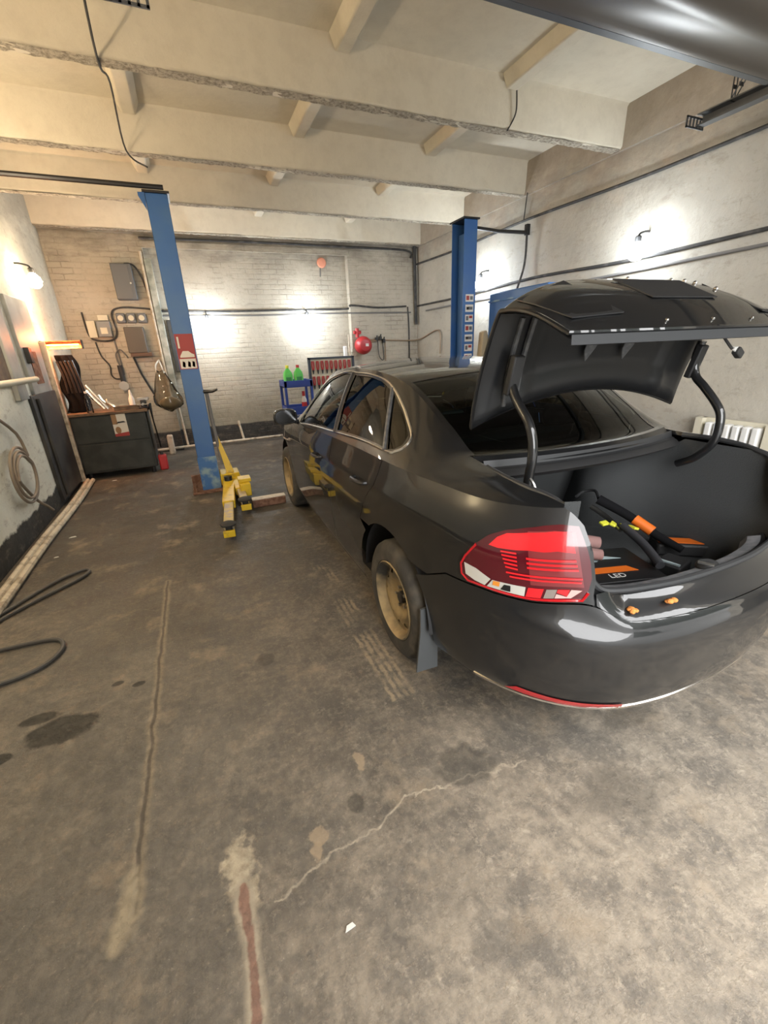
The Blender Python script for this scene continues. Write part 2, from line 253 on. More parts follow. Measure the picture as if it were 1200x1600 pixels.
class G:
    def __init__(s): s.v = []; s.f = []; s.n = []; s.mi = []; s.cur = 0
    def add(s, vs, fs):
        k = len(s.v); s.v += [tuple(v) for v in vs]; s.f += [tuple(i + k for i in f) for f in fs]; s.mi += [s.cur] * len(fs); return s
    def box(s, c, d, rot=None):
        x, y, z = (q / 2 for q in d); vs = [Vector((a, b, e)) for a in (-x, x) for b in (-y, y) for e in (-z, z)]
        if rot is not None: vs = [rot @ v for v in vs]
        c = Vector(c); return s.add([v + c for v in vs], [(0, 1, 3, 2), (4, 6, 7, 5), (0, 4, 5, 1), (2, 3, 7, 6), (0, 2, 6, 4), (1, 5, 7, 3)])
    def bb(s, a, b): return s.box([(p + q) / 2 for p, q in zip(a, b)], [abs(q - p) for p, q in zip(a, b)])
    def ring(s, c, d, r, n, ref=None):
        d = Vector(d).normalized(); a = Vector(ref) if ref is not None else (Vector((0, 0, 1)) if abs(d.z) < .9 else Vector((1, 0, 0)))
        a = (a - d * a.dot(d)).normalized(); b = d.cross(a); return [Vector(c) + r * (math.cos(2 * PI * i / n) * a + math.sin(2 * PI * i / n) * b) for i in range(n)], a
    def loft(s, rings, cap=True, closed=False):
        n = len(rings[0]); vs = [v for r in rings for v in r]; m = len(rings); fs = []
        for i in range(m if closed else m - 1):
            for j in range(n): fs.append((i * n + j, i * n + (j + 1) % n, ((i + 1) % m) * n + (j + 1) % n, ((i + 1) % m) * n + j))
        if cap and not closed: fs += [tuple(range(n))[::-1], tuple((m - 1) * n + j for j in range(n))]
        return s.add(vs, fs)
    def cyl(s, a, b, r, r2=None, n=16):
        d = Vector(b) - Vector(a); r0, ref = s.ring(a, d, r, n); r1, _ = s.ring(b, d, r if r2 is None else r2, n, ref); return s.loft([r0, r1])
    def tube(s, pts, r, n=8, smooth=0, closed=False):
        P = [Vector(p) for p in pts]
        if smooth: P = catmull(P, smooth, closed)
        rings = []; ref = None; m = len(P)
        for i, p in enumerate(P):
            d = (P[(i + 1) % m] - P[i - 1]) if closed else (P[min(i + 1, m - 1)] - P[max(i - 1, 0)])
            if d.length < 1e-9: d = Vector((0, 0, 1))
            rr, ref = s.ring(p, d, r(i / (m - 1)) if callable(r) else r, n, ref); rings.append(rr)
        return s.loft(rings, closed=closed)
    def lathe(s, prof, c=(0, 0, 0), d=(0, 0, 1), n=24, caps=True):
        c = Vector(c); d = Vector(d).normalized(); rings = []; ref = None
        for r, h in prof:
            rr, ref = s.ring(c + d * h, d, max(r, 1e-4), n, ref); rings.append(rr)
        return s.loft(rings, cap=caps)
    def ball(s, c, r, sc=(1, 1, 1), n=16, m=10):
        prof = [(math.sin(PI * i / m), -math.cos(PI * i / m)) for i in range(m + 1)]
        rings = [[Vector((c[0] + r * sc[0] * max(a, 1e-3) * math.cos(2 * PI * j / n), c[1] + r * sc[1] * max(a, 1e-3) * math.sin(2 * PI * j / n), c[2] + r * sc[2] * b)) for j in range(n)] for a, b in prof]
        return s.loft(rings)
    def prism(s, poly, vec):
        n = len(poly); a = [Vector(p) for p in poly]; vec = Vector(vec); b = [p + vec for p in a]
        return s.add(a + b, [tuple(range(n))[::-1], tuple(range(n, 2 * n))] + [(i, (i + 1) % n, n + (i + 1) % n, n + i) for i in range(n)])
    def grid(s, rows):
        m, n = len(rows), len(rows[0]); return s.add([p for r in rows for p in r], [(i * n + j, i * n + j + 1, (i + 1) * n + j + 1, (i + 1) * n + j) for i in range(m - 1) for j in range(n - 1)])
    def build(s, name, material, parent=None, label=None, cat=None, group=None, kind=None, bevel=0, sharp=38, solid=0, recalc=True, loc=None):
        me = bpy.data.meshes.new(name); off = wloc(parent); vs = [Vector(v) for v in s.v]
        if parent is None:
            if loc is None:
                a = np.array([tuple(v) for v in vs]); lo, hi = a.min(0), a.max(0); loc = Vector(((lo[0] + hi[0]) / 2, (lo[1] + hi[1]) / 2, lo[2]))
                if kind == 'structure': loc = Vector((0, 0, 0))
            off = Vector(loc)
        me.from_pydata([tuple(v - off) for v in vs], [], s.f)
        if recalc and not s.n:
            b = bmesh.new(); b.from_mesh(me); bmesh.ops.recalc_face_normals(b, faces=b.faces); b.to_mesh(me); b.free()
        for q in (material if isinstance(material, (list, tuple)) else [material]): me.materials.append(q)
        me.polygons.foreach_set('material_index', s.mi)
        me.polygons.foreach_set('use_smooth', [True] * len(me.polygons))
        if s.n: me.normals_split_custom_set_from_vertices(s.n)
        elif sharp: me.set_sharp_from_angle(angle=math.radians(sharp))
        o = bpy.data.objects.new(name, me); COL.objects.link(o)
        if parent is not None: o.parent = parent
        else: o.location = off
        WL[o.name] = off.copy()
        if bevel:
            bm = o.modifiers.new('bevel', 'BEVEL'); bm.width = bevel; bm.segments = 2; bm.limit_method = 'ANGLE'; bm.angle_limit = math.radians(40)
        if solid:
            sm = o.modifiers.new('solid', 'SOLIDIFY'); sm.thickness = solid; sm.offset = -1
        return tag(o, label, cat, group, kind)
def catmull(P, k, closed=False):
    out = []; n = len(P)
    for i in range(n if closed else n - 1):
        g = (lambda j: P[j % n]) if closed else (lambda j: P[min(max(j, 0), n - 1)])
        a, b, c, d = g(i - 1), g(i), g(i + 1), g(i + 2)
        for q in range(k):
            t = q / k; out.append(.5 * ((2 * b) + (c - a) * t + (2 * a - 5 * b + 4 * c - d) * t * t + (3 * b - a - 3 * c + d) * t ** 3))
    if not closed: out.append(P[-1])
    return out
def struct(name, g, m, parent=None, **k):
    return g.build(name, m, parent, kind=None if parent else 'structure', **k)
def copy_tree(o, parent=None):
    c = o.copy(); COL.objects.link(c); c.parent = parent
    WL[c.name] = wloc(o)
    for ch in list(o.children): copy_tree(ch, c)
    return c
def text(name, body, size, loc, rot, m, parent, extrude=.0006):
    cu = bpy.data.curves.new(name, 'FONT'); cu.body = body; cu.size = size; cu.extrude = extrude; cu.align_x = 'LEFT'
    tmp = bpy.data.objects.new('tmp_text', cu); COL.objects.link(tmp)
    me = bpy.data.meshes.new_from_object(tmp.evaluated_get(bpy.context.evaluated_depsgraph_get())); bpy.data.objects.remove(tmp); bpy.data.curves.remove(cu)
    o = bpy.data.objects.new(name, me); COL.objects.link(o); o.rotation_euler = rot; me.materials.clear(); me.materials.append(m)
    o.parent = parent; o.location = Vector(loc) - wloc(parent); return o

# ------------------------------------------------------------------ room
XL, XR, YB, YF, ZC = -1.6, 4.35, 8.3, -.62, 3.64
def room():
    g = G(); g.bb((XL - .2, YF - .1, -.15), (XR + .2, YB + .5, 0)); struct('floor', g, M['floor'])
    g = G(); g.bb((-14, -24, -.2), (18, YF - .1, -.03)); struct('ground', g, M['tarmac'])
    g = G(); rr = random.Random(2)
    for k in range(26):
        x = 2.6 + .55 * k + rr.uniform(-.1, .1); h = rr.uniform(4.5, 7.5); g.lathe([(1.0, 0), (.95, h * .2), (.6, h * .55), (.05, h)], (x, -6.5 + rr.uniform(-.4, .4), -.05), (0, 0, 1), 9)
    tag(g.build('treeline', mat('fir_green', (.02, .03, .02), .9), None, 'row of dark firs across the yard outside the doorway', 'trees'), kind='stuff')
    c = G(); c.bb((XL - .2, YF - .3, ZC), (XR + .2, YB + .5, ZC + .2)); ce = struct('ceiling', c, M['ceiling'])
    for y in (-.35, 1.05, 2.45, 3.85, 5.25, 6.66, 8.08):
        b = G(); n = 40; rr = random.Random(int(y * 100)); rows = []
        for i in range(n + 1):                                     # ribbed concrete beam: tapered sides, ragged lower corners
            x = XL + (XR - .02 - XL) * i / n; j = [rr.uniform(-.006, .006) for _ in range(4)]
            rows.append([(x, y - .035, ZC + .01), (x, y - .005, 3.62), (x, y + j[0], 3.31 + j[1]), (x, y + .018, 3.292 + j[2]), (x, y + .105, 3.292 + j[3]), (x, y + .125 + j[1], 3.312), (x, y + .13, 3.6), (x, y + .16, ZC + .01)])
        b.grid(rows); b.build('beam', M['ceiling'], ce, sharp=50)
        s = G(); s.grid([[(XL + (XR - .02 - XL) * i / 160, y + .012 + .1 * q / 6, 3.289 + rr.uniform(-.006, .004)) for q in range(7)] for i in range(161)])
        s.build('beam_underside', M['soffit'], ce, sharp=80)
    for y0, y1 in ((-.2, 1.02), (1.18, 2.42), (2.58, 3.83), (3.98, 5.23), (5.38, 6.64), (6.79, 8.06)):
        for x in (-.09, 1.42, 2.93):
            b = G(); b.prism([(x - .055, y0, 3.545), (x + .055, y0, 3.545), (x + .10, y0, ZC + .01), (x - .10, y0, ZC + .01)], (0, y1 - y0, 0)); b.build('rib', M['ceiling'], ce, bevel=.012)
    # walls
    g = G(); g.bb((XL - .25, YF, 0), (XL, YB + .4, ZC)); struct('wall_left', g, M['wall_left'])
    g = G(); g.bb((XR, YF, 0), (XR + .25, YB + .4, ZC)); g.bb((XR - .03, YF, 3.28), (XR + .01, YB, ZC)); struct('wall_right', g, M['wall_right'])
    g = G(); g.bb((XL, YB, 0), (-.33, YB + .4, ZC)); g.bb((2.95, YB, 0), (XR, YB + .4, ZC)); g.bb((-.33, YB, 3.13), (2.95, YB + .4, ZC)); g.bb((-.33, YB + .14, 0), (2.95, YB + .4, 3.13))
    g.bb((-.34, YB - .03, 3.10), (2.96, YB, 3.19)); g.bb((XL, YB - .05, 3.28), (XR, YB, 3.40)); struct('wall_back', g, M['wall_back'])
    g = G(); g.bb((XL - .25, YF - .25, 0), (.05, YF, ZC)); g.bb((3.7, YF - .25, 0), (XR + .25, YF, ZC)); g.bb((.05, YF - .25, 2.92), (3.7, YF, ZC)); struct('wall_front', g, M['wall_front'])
    # left wall: black steel door with grey upper part, frame, timber post
    d = G(); d.bb((XL - .02, 5.70, .06), (XL + .035, 6.64, 1.22)); d1 = struct('door_1', d, M['doordark'], bevel=.006)
    u = G(); u.bb((XL - .02, 5.86, 1.22), (XL + .035, 6.55, 2.2)); u.build('upper_panel', M['doorgrey'], d1, bevel=.006)
    e = G(); e.cyl((XL + .05, 5.83, .1), (XL + .05, 5.83, 1.18), .018); e.build('edge_bead', M['doordark'], d1)
    h = G(); h.box((XL + .055, 5.98, 1.62), (.05, .10, .16)); h.build('lock_case', M['dark_metal'], d1, bevel=.008)
    h = G(); h.bb((XL + .036, 6.05, 1.32), (XL + .042, 6.30, 1.66)); h.build('orange_reflection', M['rust'], d1)  # orange reflection on the door, painted as a flat patch
    f = G(); f.bb((XL, 5.34, 1.2), (XL + .05, 5.60, 2.25)); struct('trim_1', f, M['doorgrey'], bevel=.006)
    f = G(); f.box((XL + .03, 6.70, .9), (.07, .05, 1.75)); struct('trim_2', f, M['pipe'], bevel=.008)
    f = G(); f.bb((XL, 4.3, 1.40), (XL + .03, 5.33, 2.1)); struct('brown_board', f, M['wood'])  # plain dark brown board on the left wall, no glazing
    # overhead sectional door, open, and its wall opening frame
    o = G(); dr = struct('door_2', o.bb((.14, 2.16, 2.985), (3.62, 2.20, 3.035)), M['zinc'])
    for k in range(5):
        p = G(); y1 = 2.16 - .53 * k; y0 = y1 - .525; prof = [(y1, 2.985), (y1, 3.03), (y0, 3.03), (y0, 2.985), (y0 + .04, 2.985), (y0 + .055, 2.993), (y0 + .20, 2.993), (y0 + .215, 2.983), (y0 + .31, 2.983), (y0 + .325, 2.993), (y1 - .055, 2.993), (y1 - .04, 2.985)]
        p.prism([(.14, a, b) for a, b in prof], (3.48, 0, 0)); p.build('panel', M['overhead'], dr, bevel=.003)
room()

def rails():
    for x, sgn, lab in ((3.72, -1, 'dark steel overhead door rail hung beside the right wall'), (-.02, 1, 'dark steel overhead door rail at left, its slotted end plate in view')):
        t = thing('door_rail', lab, 'door rail', (x, 1.2, 2.97), 'overhead door rails')
        g = G(); g.bb((x - .035, -.5, 2.955), (x + .035, 2.66, 2.965)); g.bb((x - .035 if sgn > 0 else x + .027, -.5, 2.955), (x - .027 if sgn > 0 else x + .035, 2.66, 3.03)); g.bb((x - .035, -.5, 3.022), (x + .035, 2.66, 3.03)); g.build('track', M['zinc'], t)
        e = G()
        w = .19; x0, x1 = (x - .05, x - .05 + w) if sgn > 0 else (x - .14, x + .05)
        e.bb((x0, 2.655, 2.94), (x1, 2.663, 2.952)); e.bb((x0, 2.655, 2.998), (x1, 2.663, 3.01))
        for q in range(6): a = x0 + (x1 - x0 - .012) * q / 5; e.bb((a, 2.655, 2.94), (a + .012, 2.663, 3.01))
        e.build('end_plate', M['zinc'], t)
        for a, b in (((x, 2.45), (x, 2.47)), ((x, 2.45), (x + .02, 2.12))):
            k = G(); p0 = Vector((a[0], a[1], 3.03)); p1 = Vector((b[0], b[1], ZC)); d = (p1 - p0)
            for off in (-.018, .018): k.tube([p0 + Vector((off, 0, 0)), p1 + Vector((off, 0, 0))], .005, 4)
            n = 9
            for i in range(n + 1): c = p0 + d * i / n; k.box(c, (.046, .004, .022))
            k.build('hanger', M['zinc'], t)
rails()

# ------------------------------------------------------------------ car
XC = 1.65
def pchip(x, y):
    x = np.array(x, float); y = np.array(y, float); h = np.diff(x); dl = np.diff(y, axis=0) / (h[:, None] if y.ndim > 1 else h); m = np.zeros_like(y)
    for i in range(1, len(x) - 1):
        a, b = dl[i - 1], dl[i]; w1, w2 = 2 * h[i] + h[i - 1], h[i] + 2 * h[i - 1]
        with np.errstate(divide='ignore', invalid='ignore'): m[i] = np.where(a * b > 0, (w1 + w2) / (w1 / a + w2 / b), 0)
    m[0] = dl[0]; m[-1] = dl[-1]
    def f(q):
        q = np.clip(np.atleast_1d(np.array(q, float)), x[0], x[-1]); i = np.clip(np.searchsorted(x, q, 'right') - 1, 0, len(x) - 2)
        hh = h[i]; t = (q - x[i]) / hh
        if y.ndim > 1: t = t[:, None]; hh = hh[:, None]
        return (2 * t ** 3 - 3 * t ** 2 + 1) * y[i] + (t ** 3 - 2 * t ** 2 + t) * hh * m[i] + (-2 * t ** 3 + 3 * t ** 2) * y[i + 1] + (t ** 3 - t ** 2) * hh * m[i + 1]
    return f
PLAN = [(0, .69), (.25, .705), (.45, .752), (.61, .845), (.735, .985), (.82, 1.16), (.873, 1.42), (.903, 1.75), (.910, 2.2), (.908, 3.0), (.896, 3.9), (.882, 4.4), (.835, 4.78), (.70, 5.02), (.45, 5.15), (0, 5.21)]
_p = [Vector((-PLAN[1][0], PLAN[1][1]))] + [Vector(p) for p in PLAN] + [Vector((-PLAN[-2][0], PLAN[-2][1]))]
_d = []
for i in range(1, len(_p) - 2):
    a, b, c, d = _p[i - 1:i + 3]
    # centripetal-ish: plain Catmull-Rom with chord scaled tangents
    l0, l1, l2 = (b - a).length ** .5, (c - b).length ** .5, (d - c).length ** .5
    m1 = (c - b) + l1 * ((b - a) / l0 - (c - a) / (l0 + l1)); m2 = (c - b) + l1 * ((d - c) / l2 - (d - b) / (l1 + l2))
    for q in range(60):
        t = q / 60; _d.append((2 * t ** 3 - 3 * t ** 2 + 1) * b + (t ** 3 - 2 * t ** 2 + t) * m1 + (-2 * t ** 3 + 3 * t ** 2) * c + (t ** 3 - t ** 2) * m2)
_d.append(_p[-2]); _D = np.array([tuple(v) for v in _d]); _s = np.concatenate([[0], np.cumsum(np.hypot(*np.diff(_D, axis=0).T))]); SMAX = _s[-1]
_kn = {i: _s[min(60 * i, len(_s) - 1)] for i in range(len(PLAN))}
GS = np.linspace(0, SMAX, 900); GV = np.interp(GS, _s, _D[:, 0]); GU = np.interp(GS, _s, _D[:, 1])
_tv = np.gradient(GV, GS); _tu = np.gradient(GU, GS); _k = np.ones(9) / 9
def _sm(a): return np.convolve(np.pad(a, 4, mode='edge'), _k, 'valid')
_tv, _tu = _sm(_tv), _sm(_tu); _l = np.hypot(_tv, _tu); NV, NU = _tu / _l, -_tv / _l
def sU(u): return float(np.interp(u, GU, GS))
def plan(a): return np.interp(a, GS, GV), np.interp(a, GS, GU), np.interp(a, GS, NV), np.interp(a, GS, NU)
PR = {}
PR[0] = [(.13, .225), (.085, .238), (.05, .285), (.025, .365), (.01, .455), (.0, .535), (.0, .59), (.010, .632), (.026, .668), (.082, .712), (.108, .735), (.13, .738)]
PR[2] = PR[0]
PR[3] = [(.12, .23), (.08, .243), (.045, .29), (.022, .37), (.01, .46), (0, .545), (.003, .61), (.028, .655), (.038, .735), (.044, .83), (.058, .94), (.10, 1.045)]
PR[4] = [(.11, .235), (.065, .25), (.035, .30), (.018, .38), (.006, .47), (0, .56), (.002, .63), (.014, .69), (.018, .77), (.022, .86), (.036, .95), (.075, 1.035)]
PR[5] = [(.09, .24), (.05, .255), (.025, .31), (.012, .39), (.004, .48), (0, .56), (0, .64), (.003, .72), (.006, .80), (.012, .885), (.03, .965), (.062, 1.03)]
PR[6] = [(.08, .24), (.045, .255), (.02, .31), (.01, .39), (.003, .48), (0, .56), (0, .64), (.001, .73), (.004, .82), (.010, .90), (.028, .975), (.055, 1.035)]
PR[7] = [(.08, .22), (.045, .235), (.02, .30), (.01, .39), (.003, .48), (0, .56), (0, .65), (.001, .74), (.005, .83), (.009, .893), (.030, .965), (.050, 1.035)]
PR[8] = [(.08, .20), (.045, .215), (.02, .29), (.01, .38), (.003, .48), (0, .56), (0, .65), (.001, .74), (.005, .825), (.009, .885), (.030, .955), (.048, 1.03)]
PR[9] = [(.08, .20), (.045, .215), (.02, .29), (.01, .38), (.003, .48), (0, .55), (0, .63), (.001, .72), (.005, .80), (.009, .855), (.028, .93), (.045, 1.0)]
PR[10] = [(.08, .20), (.045, .215), (.02, .29), (.01, .38), (.003, .48), (0, .55), (0, .62), (.001, .69), (.005, .765), (.009, .82), (.025, .89), (.045, .95)]
PR[11] = [(.08, .20), (.045, .215), (.02, .29), (.01, .38), (.003, .48), (0, .55), (0, .61), (.002, .68), (.006, .745), (.012, .80), (.03, .865), (.06, .92)]
PR[13] = [(.10, .2), (.07, .215), (.03, .26), (.01, .34), (0, .43), (0, .52), (.01, .58), (.02, .63), (.03, .68), (.04, .72), (.06, .77), (.10, .80)]
PR[15] = PR[13]
_ks = sorted(PR); _kf = pchip([_kn[k] for k in _ks], np.array([np.array(PR[k]).ravel() for k in _ks]))
_T = np.linspace(0, 11, 221); _tab = _kf(GS).reshape(len(GS), 12, 2)
def _trow(c):
    j = np.clip(_T.astype(int), 0, 10); t = (_T - j)[:, None]; g = lambda i: c[np.clip(i, 0, 11)]
    a, b, cc, d = g(j - 1), g(j), g(j + 1), g(j + 2); tn = .55
    m1, m2 = (cc - a) * .5, (d - b) * .5
    return (2 * t ** 3 - 3 * t ** 2 + 1) * b + (t ** 3 - 2 * t ** 2 + t) * m1 + (-2 * t ** 3 + 3 * t ** 2) * cc + (t ** 3 - t ** 2) * m2
TAB = np.array([_trow(c) for c in _tab])                                 # s, t, (inset, z)
TS, RS, WS = .085, .45, .62
def bil(a, t):
    i = np.clip(a / SMAX * (len(GS) - 1), 0, len(GS) - 1.001); j = np.clip(t / 11 * 220, 0, 219.999)
    i0, j0 = i.astype(int), j.astype(int); fi, fj = (i - i0)[:, None], (j - j0)[:, None]
    return TAB[i0, j0] * (1 - fi) * (1 - fj) + TAB[i0 + 1, j0] * fi * (1 - fj) + TAB[i0, j0 + 1] * (1 - fi) * fj + TAB[i0 + 1, j0 + 1] * fi * fj
def lower(q):                                                            # q: (s, t*TS)
    q = np.atleast_2d(q); s = q[:, 0]; a = np.abs(s); sg = np.where(s < 0, -1., 1.); dz = bil(a, q[:, 1] / TS); v, u, nv, nu = plan(a)
    return np.stack([XC - sg * (v - nv * dz[:, 0]), u - nu * dz[:, 0], dz[:, 1]], 1)
EK = [(_kn[3] + .095, .015, 1.047), (_kn[4], .07, 1.06), (sU(1.2), .14, 1.078), (sU(1.5), .235, 1.094), (sU(1.7), .245, 1.19), (sU(1.9), .245, 1.292), (sU(2.1), .238, 1.372), (sU(2.25), .232, 1.402), (sU(2.6), .225, 1.428), (sU(2.9), .225, 1.430), (sU(3.2), .21, 1.40), (sU(3.5), .185, 1.295), (sU(3.9), .13, 1.075), (sU(4.06), .12, .985), (sU(4.4), .14, .95), (_kn[13], .15, .845), (SMAX, .36, .83)]
_ef = pchip([k[0] for k in EK], np.array([k[1:] for k in EK]))
def edge(a):
    e = _ef(a); d = bil(a, np.full_like(a, 11.)); v, u, nv, nu = plan(a); i = d[:, 0] + e[:, 0]; return np.stack([v - nv * i, u - nu * i, e[:, 1]], 1)
def strip(q):                                                            # q: (s, r*RS)   window band, deck shoulder, fender top
    q = np.atleast_2d(q); s = q[:, 0]; a = np.abs(s); sg = np.where(s < 0, -1., 1.); r = (q[:, 1] / RS)[:, None]
    d = bil(a, np.full_like(a, 11.)); v, u, nv, nu = plan(a); T = np.stack([v - nv * d[:, 0], u - nu * d[:, 0], d[:, 1]], 1); E = edge(a)
    dn = np.stack([nv, nu, 0 * nv], 1); L = np.linalg.norm(E - T, axis=1)[:, None]; C = (T + E) / 2 + dn * .05 * L + np.array([0, 0, 1.]) * .055 * L
    P = (1 - r) ** 2 * T + 2 * r * (1 - r) * C + r ** 2 * E; return np.stack([XC - sg * P[:, 0], P[:, 1], P[:, 2]], 1)
_cb = pchip([sU(q) for q in (1.3, 1.5, 1.8, 2.1, 2.3, 2.9, 3.1, 3.5, 4.0, 4.2, 5.0)], np.array([(0, .10), (.0, .11), (.035, .09), (.045, .05), (.045, 0), (.045, 0), (.045, -.03), (.045, -.09), (.02, -.12), (.03, -.04), (.01, 0)]))
def top(q):                                                              # q: (s>0, w*WS)
    q = np.atleast_2d(q); a = q[:, 0]; w = q[:, 1] / WS; E = edge(a); cb = _cb(a); k = 1 - w * w
    return np.stack([XC - E[:, 0] * w, E[:, 1] - cb[:, 1] * k, E[:, 2] + cb[:, 0] * k], 1)
def tz(s, z):
    c = TAB[int(np.clip(abs(s) / SMAX * (len(GS) - 1), 0, len(GS) - 1)), :, 1]; return float(np.interp(z, np.maximum.accumulate(c), _T))
def LZ(u, z): s = sU(u); return (s, tz(s, z) * TS)
def SZ(s, z): return (s, tz(s, z) * TS)
def STZ(u, z):                                                           # strip coordinates of (u, z)
    s = sU(u); rr = np.linspace(0, 1, 200); zz = strip(np.stack([np.full(200, s), rr * RS], 1))[:, 2]; return (s, float(np.interp(z, zz, rr)) * RS)
def inpoly(p, poly):
    x, y = p; c = False; n = len(poly)
    for i in range(n):
        (x1, y1), (x2, y2) = poly[i], poly[i - 1]
        if (y1 > y) != (y2 > y) and x < (x2 - x1) * (y - y1) / (y2 - y1) + x1: c = not c
    return c
def dense(poly, d=.02, closed=True):
    out = []
    for i in range(len(poly) if closed else len(poly) - 1):
        a, b = Vector(poly[i]), Vector(poly[(i + 1) % len(poly)]); n = max(1, int((b - a).length / d))
        out += [tuple(a + (b - a) * k / n) for k in range(n)]
    if not closed: out.append(tuple(poly[-1]))
    return out
def smooth2(poly, k=4): return [tuple(v) for v in catmull([Vector(p) for p in poly], k, True)]
def panel(g, fmap, outer, holes=(), step=.03, side=1, off=0., d=.02, flip=False):
    outer = dense(outer, d); holes = [dense(h, d) for h in holes]; V = []; E = []
    for poly in [outer] + holes:
        k = len(V); V += poly; E += [(k + i, k + (i + 1) % len(poly)) for i in range(len(poly))]
    a = np.array(outer); lo, hi = a.min(0), a.max(0); ed = np.array(V)
    xs = np.arange(lo[0] + step / 2, hi[0], step); ys = np.arange(lo[1] + step / 2, hi[1], step)
    for i, x in enumerate(xs):
        for y in ys:
            yy = y + (step / 2 if i % 2 else 0)
            if np.min((ed[:, 0] - x) ** 2 + (ed[:, 1] - yy) ** 2) > (step * .45) ** 2 and inpoly((x, yy), outer) and not any(inpoly((x, yy), h) for h in holes): V.append((x, yy))
    vs, es, fs = delaunay_2d_cdt([Vector(v) for v in V], E, [], 0, 1e-6)[:3]
    keep = []
    for f in fs:
        c = sum((vs[i] for i in f), Vector((0, 0))) / len(f)
        if inpoly(c, outer) and not any(inpoly(c, h) for h in holes): keep.append(tuple(f))
    used = sorted({i for f in keep for i in f}); ix = {k: i for i, k in enumerate(used)}; q = np.array([tuple(vs[i]) for i in used])
    h = .006; qq = q.copy()
    p = fmap(q); ds = fmap(q + [h, 0]) - fmap(q - [h, 0]); dt = fmap(q + [0, h]) - fmap(q - [0, h]); n = np.cross(ds, dt); n /= np.maximum(np.linalg.norm(n, axis=1), 1e-12)[:, None]
    # outward means away from the car's centre line
    cen = np.array([XC, np.clip(p[:, 1].mean(), 1.6, 4.2), .6]); sgn = np.sign(np.sum(n * (p - cen), axis=1).sum()) or 1.; n = n * sgn
    if flip: n = -n
    p = p + n * off
    if side < 0: p[:, 0] = 2 * XC - p[:, 0]; n = n * [-1, 1, 1]
    fl = []
    for f in keep:
        f = [ix[i] for i in f]; a, b, c = p[f[0]], p[f[1]], p[f[2]]
        fl.append(tuple(f) if np.dot(np.cross(b - a, c - a), n[f[0]]) > 0 else tuple(f[::-1]))
    g.add([tuple(v) for v in p], fl); g.n += [tuple(v) for v in n]; return g
def arch(u0, z0, r, n=28): return [LZ(u0 + r * math.cos(2 * PI * i / n), z0 + r * math.sin(2 * PI * i / n)) if True else 0 for i in range(n)]
RW, FW, WZ, TR = 1.765, 4.40, .317, .317
def arc_poly(u0, r):                                                     # arch opening, open to the ground
    pts = [(u0 - r, .0)] + [(u0 + r * math.cos(PI - PI * i / 24), WZ + .02 + r * math.sin(PI - PI * i / 24)) for i in range(25)] + [(u0 + r, .0)]
    out = [(sU(u), (tz(sU(u), z) * TS) if z > .2 else -.05) for u, z in pts]; return out
ARCH_R, ARCH_F = arc_poly(RW + .02, .385), arc_poly(FW, .375)
KR = _kn[3] - .02                                                        # right-hand edge of the rear corner
_LB = pchip([-.03, .021, .182, .319, .43, .50], np.array([.69, .682, .635, .606, .592, .60])); _LTP = pchip([-.03, .058, .17, .294, .406, .468, .50], np.array([.886, .885, .88, .845, .754, .665, .63]))
def lf(f, g):                                                            # f: right to left, g: bottom to top of the tail light
    e = .02 * (1 - 2 * g / .4 + g * g / .16) * (g < .4) + (.06 * (g - .38) / .62 if g >= .4 else 0.); d = e * (1 - f) + .462 * f
    b, t_ = float(_LB(d)[0]), float(_LTP(d)[0]); return (KR + d, b + (t_ - b) * g)
LIGHT = [(KR + a, b) for a, b in ((.058, .884), (.12, .886), (.17, .88), (.235, .865), (.294, .845), (.355, .808), (.406, .754), (.45, .69), (.468, .65), (.462, .61), (.43, .592), (.38, .598), (.319, .606), (.25, .62), (.182, .635), (.10, .658), (.021, .682), (.004, .715), (-.004, .762), (.006, .80), (.021, .83), (.04, .86))]
SEAM = [(KR + a, b) for a, b in ((-.025, .682), (.021, .670), (.10, .647), (.182, .623), (.319, .594), (.43, .58))]
ST = lambda u, t_: (sU(u), t_)
WIN_F = [ST(*p) for p in ((3.68, .035), (2.74, .045), (2.80, .25), (2.84, .405), (2.95, .408), (3.19, .380), (3.46, .338), (3.60, .24), (3.68, .12))]
WIN_R = [ST(*p) for p in ((2.66, .050), (1.95, .072), (2.07, .23), (2.185, .372), (2.32, .398), (2.5, .404), (2.72, .400), (2.752, .405), (2.72, .25))]
WIN_Q = [ST(*p) for p in ((1.905, .072), (1.85, .095), (1.815, .145), (1.825, .222), (1.93, .288), (2.02, .322), (2.145, .368), (2.03, .225))]
CHROME = [ST(*p) for p in ((3.74, .016), (3.4, .020), (2.7, .032), (2.2, .049), (1.89, .058), (1.83, .085), (1.79, .141), (1.802, .231), (1.924, .301), (2.005, .336), (2.18, .394), (2.31, .415), (2.5, .420), (2.72, .418), (2.87, .422), (3.19, .396), (3.48, .356), (3.64, .25), (3.72, .12))]

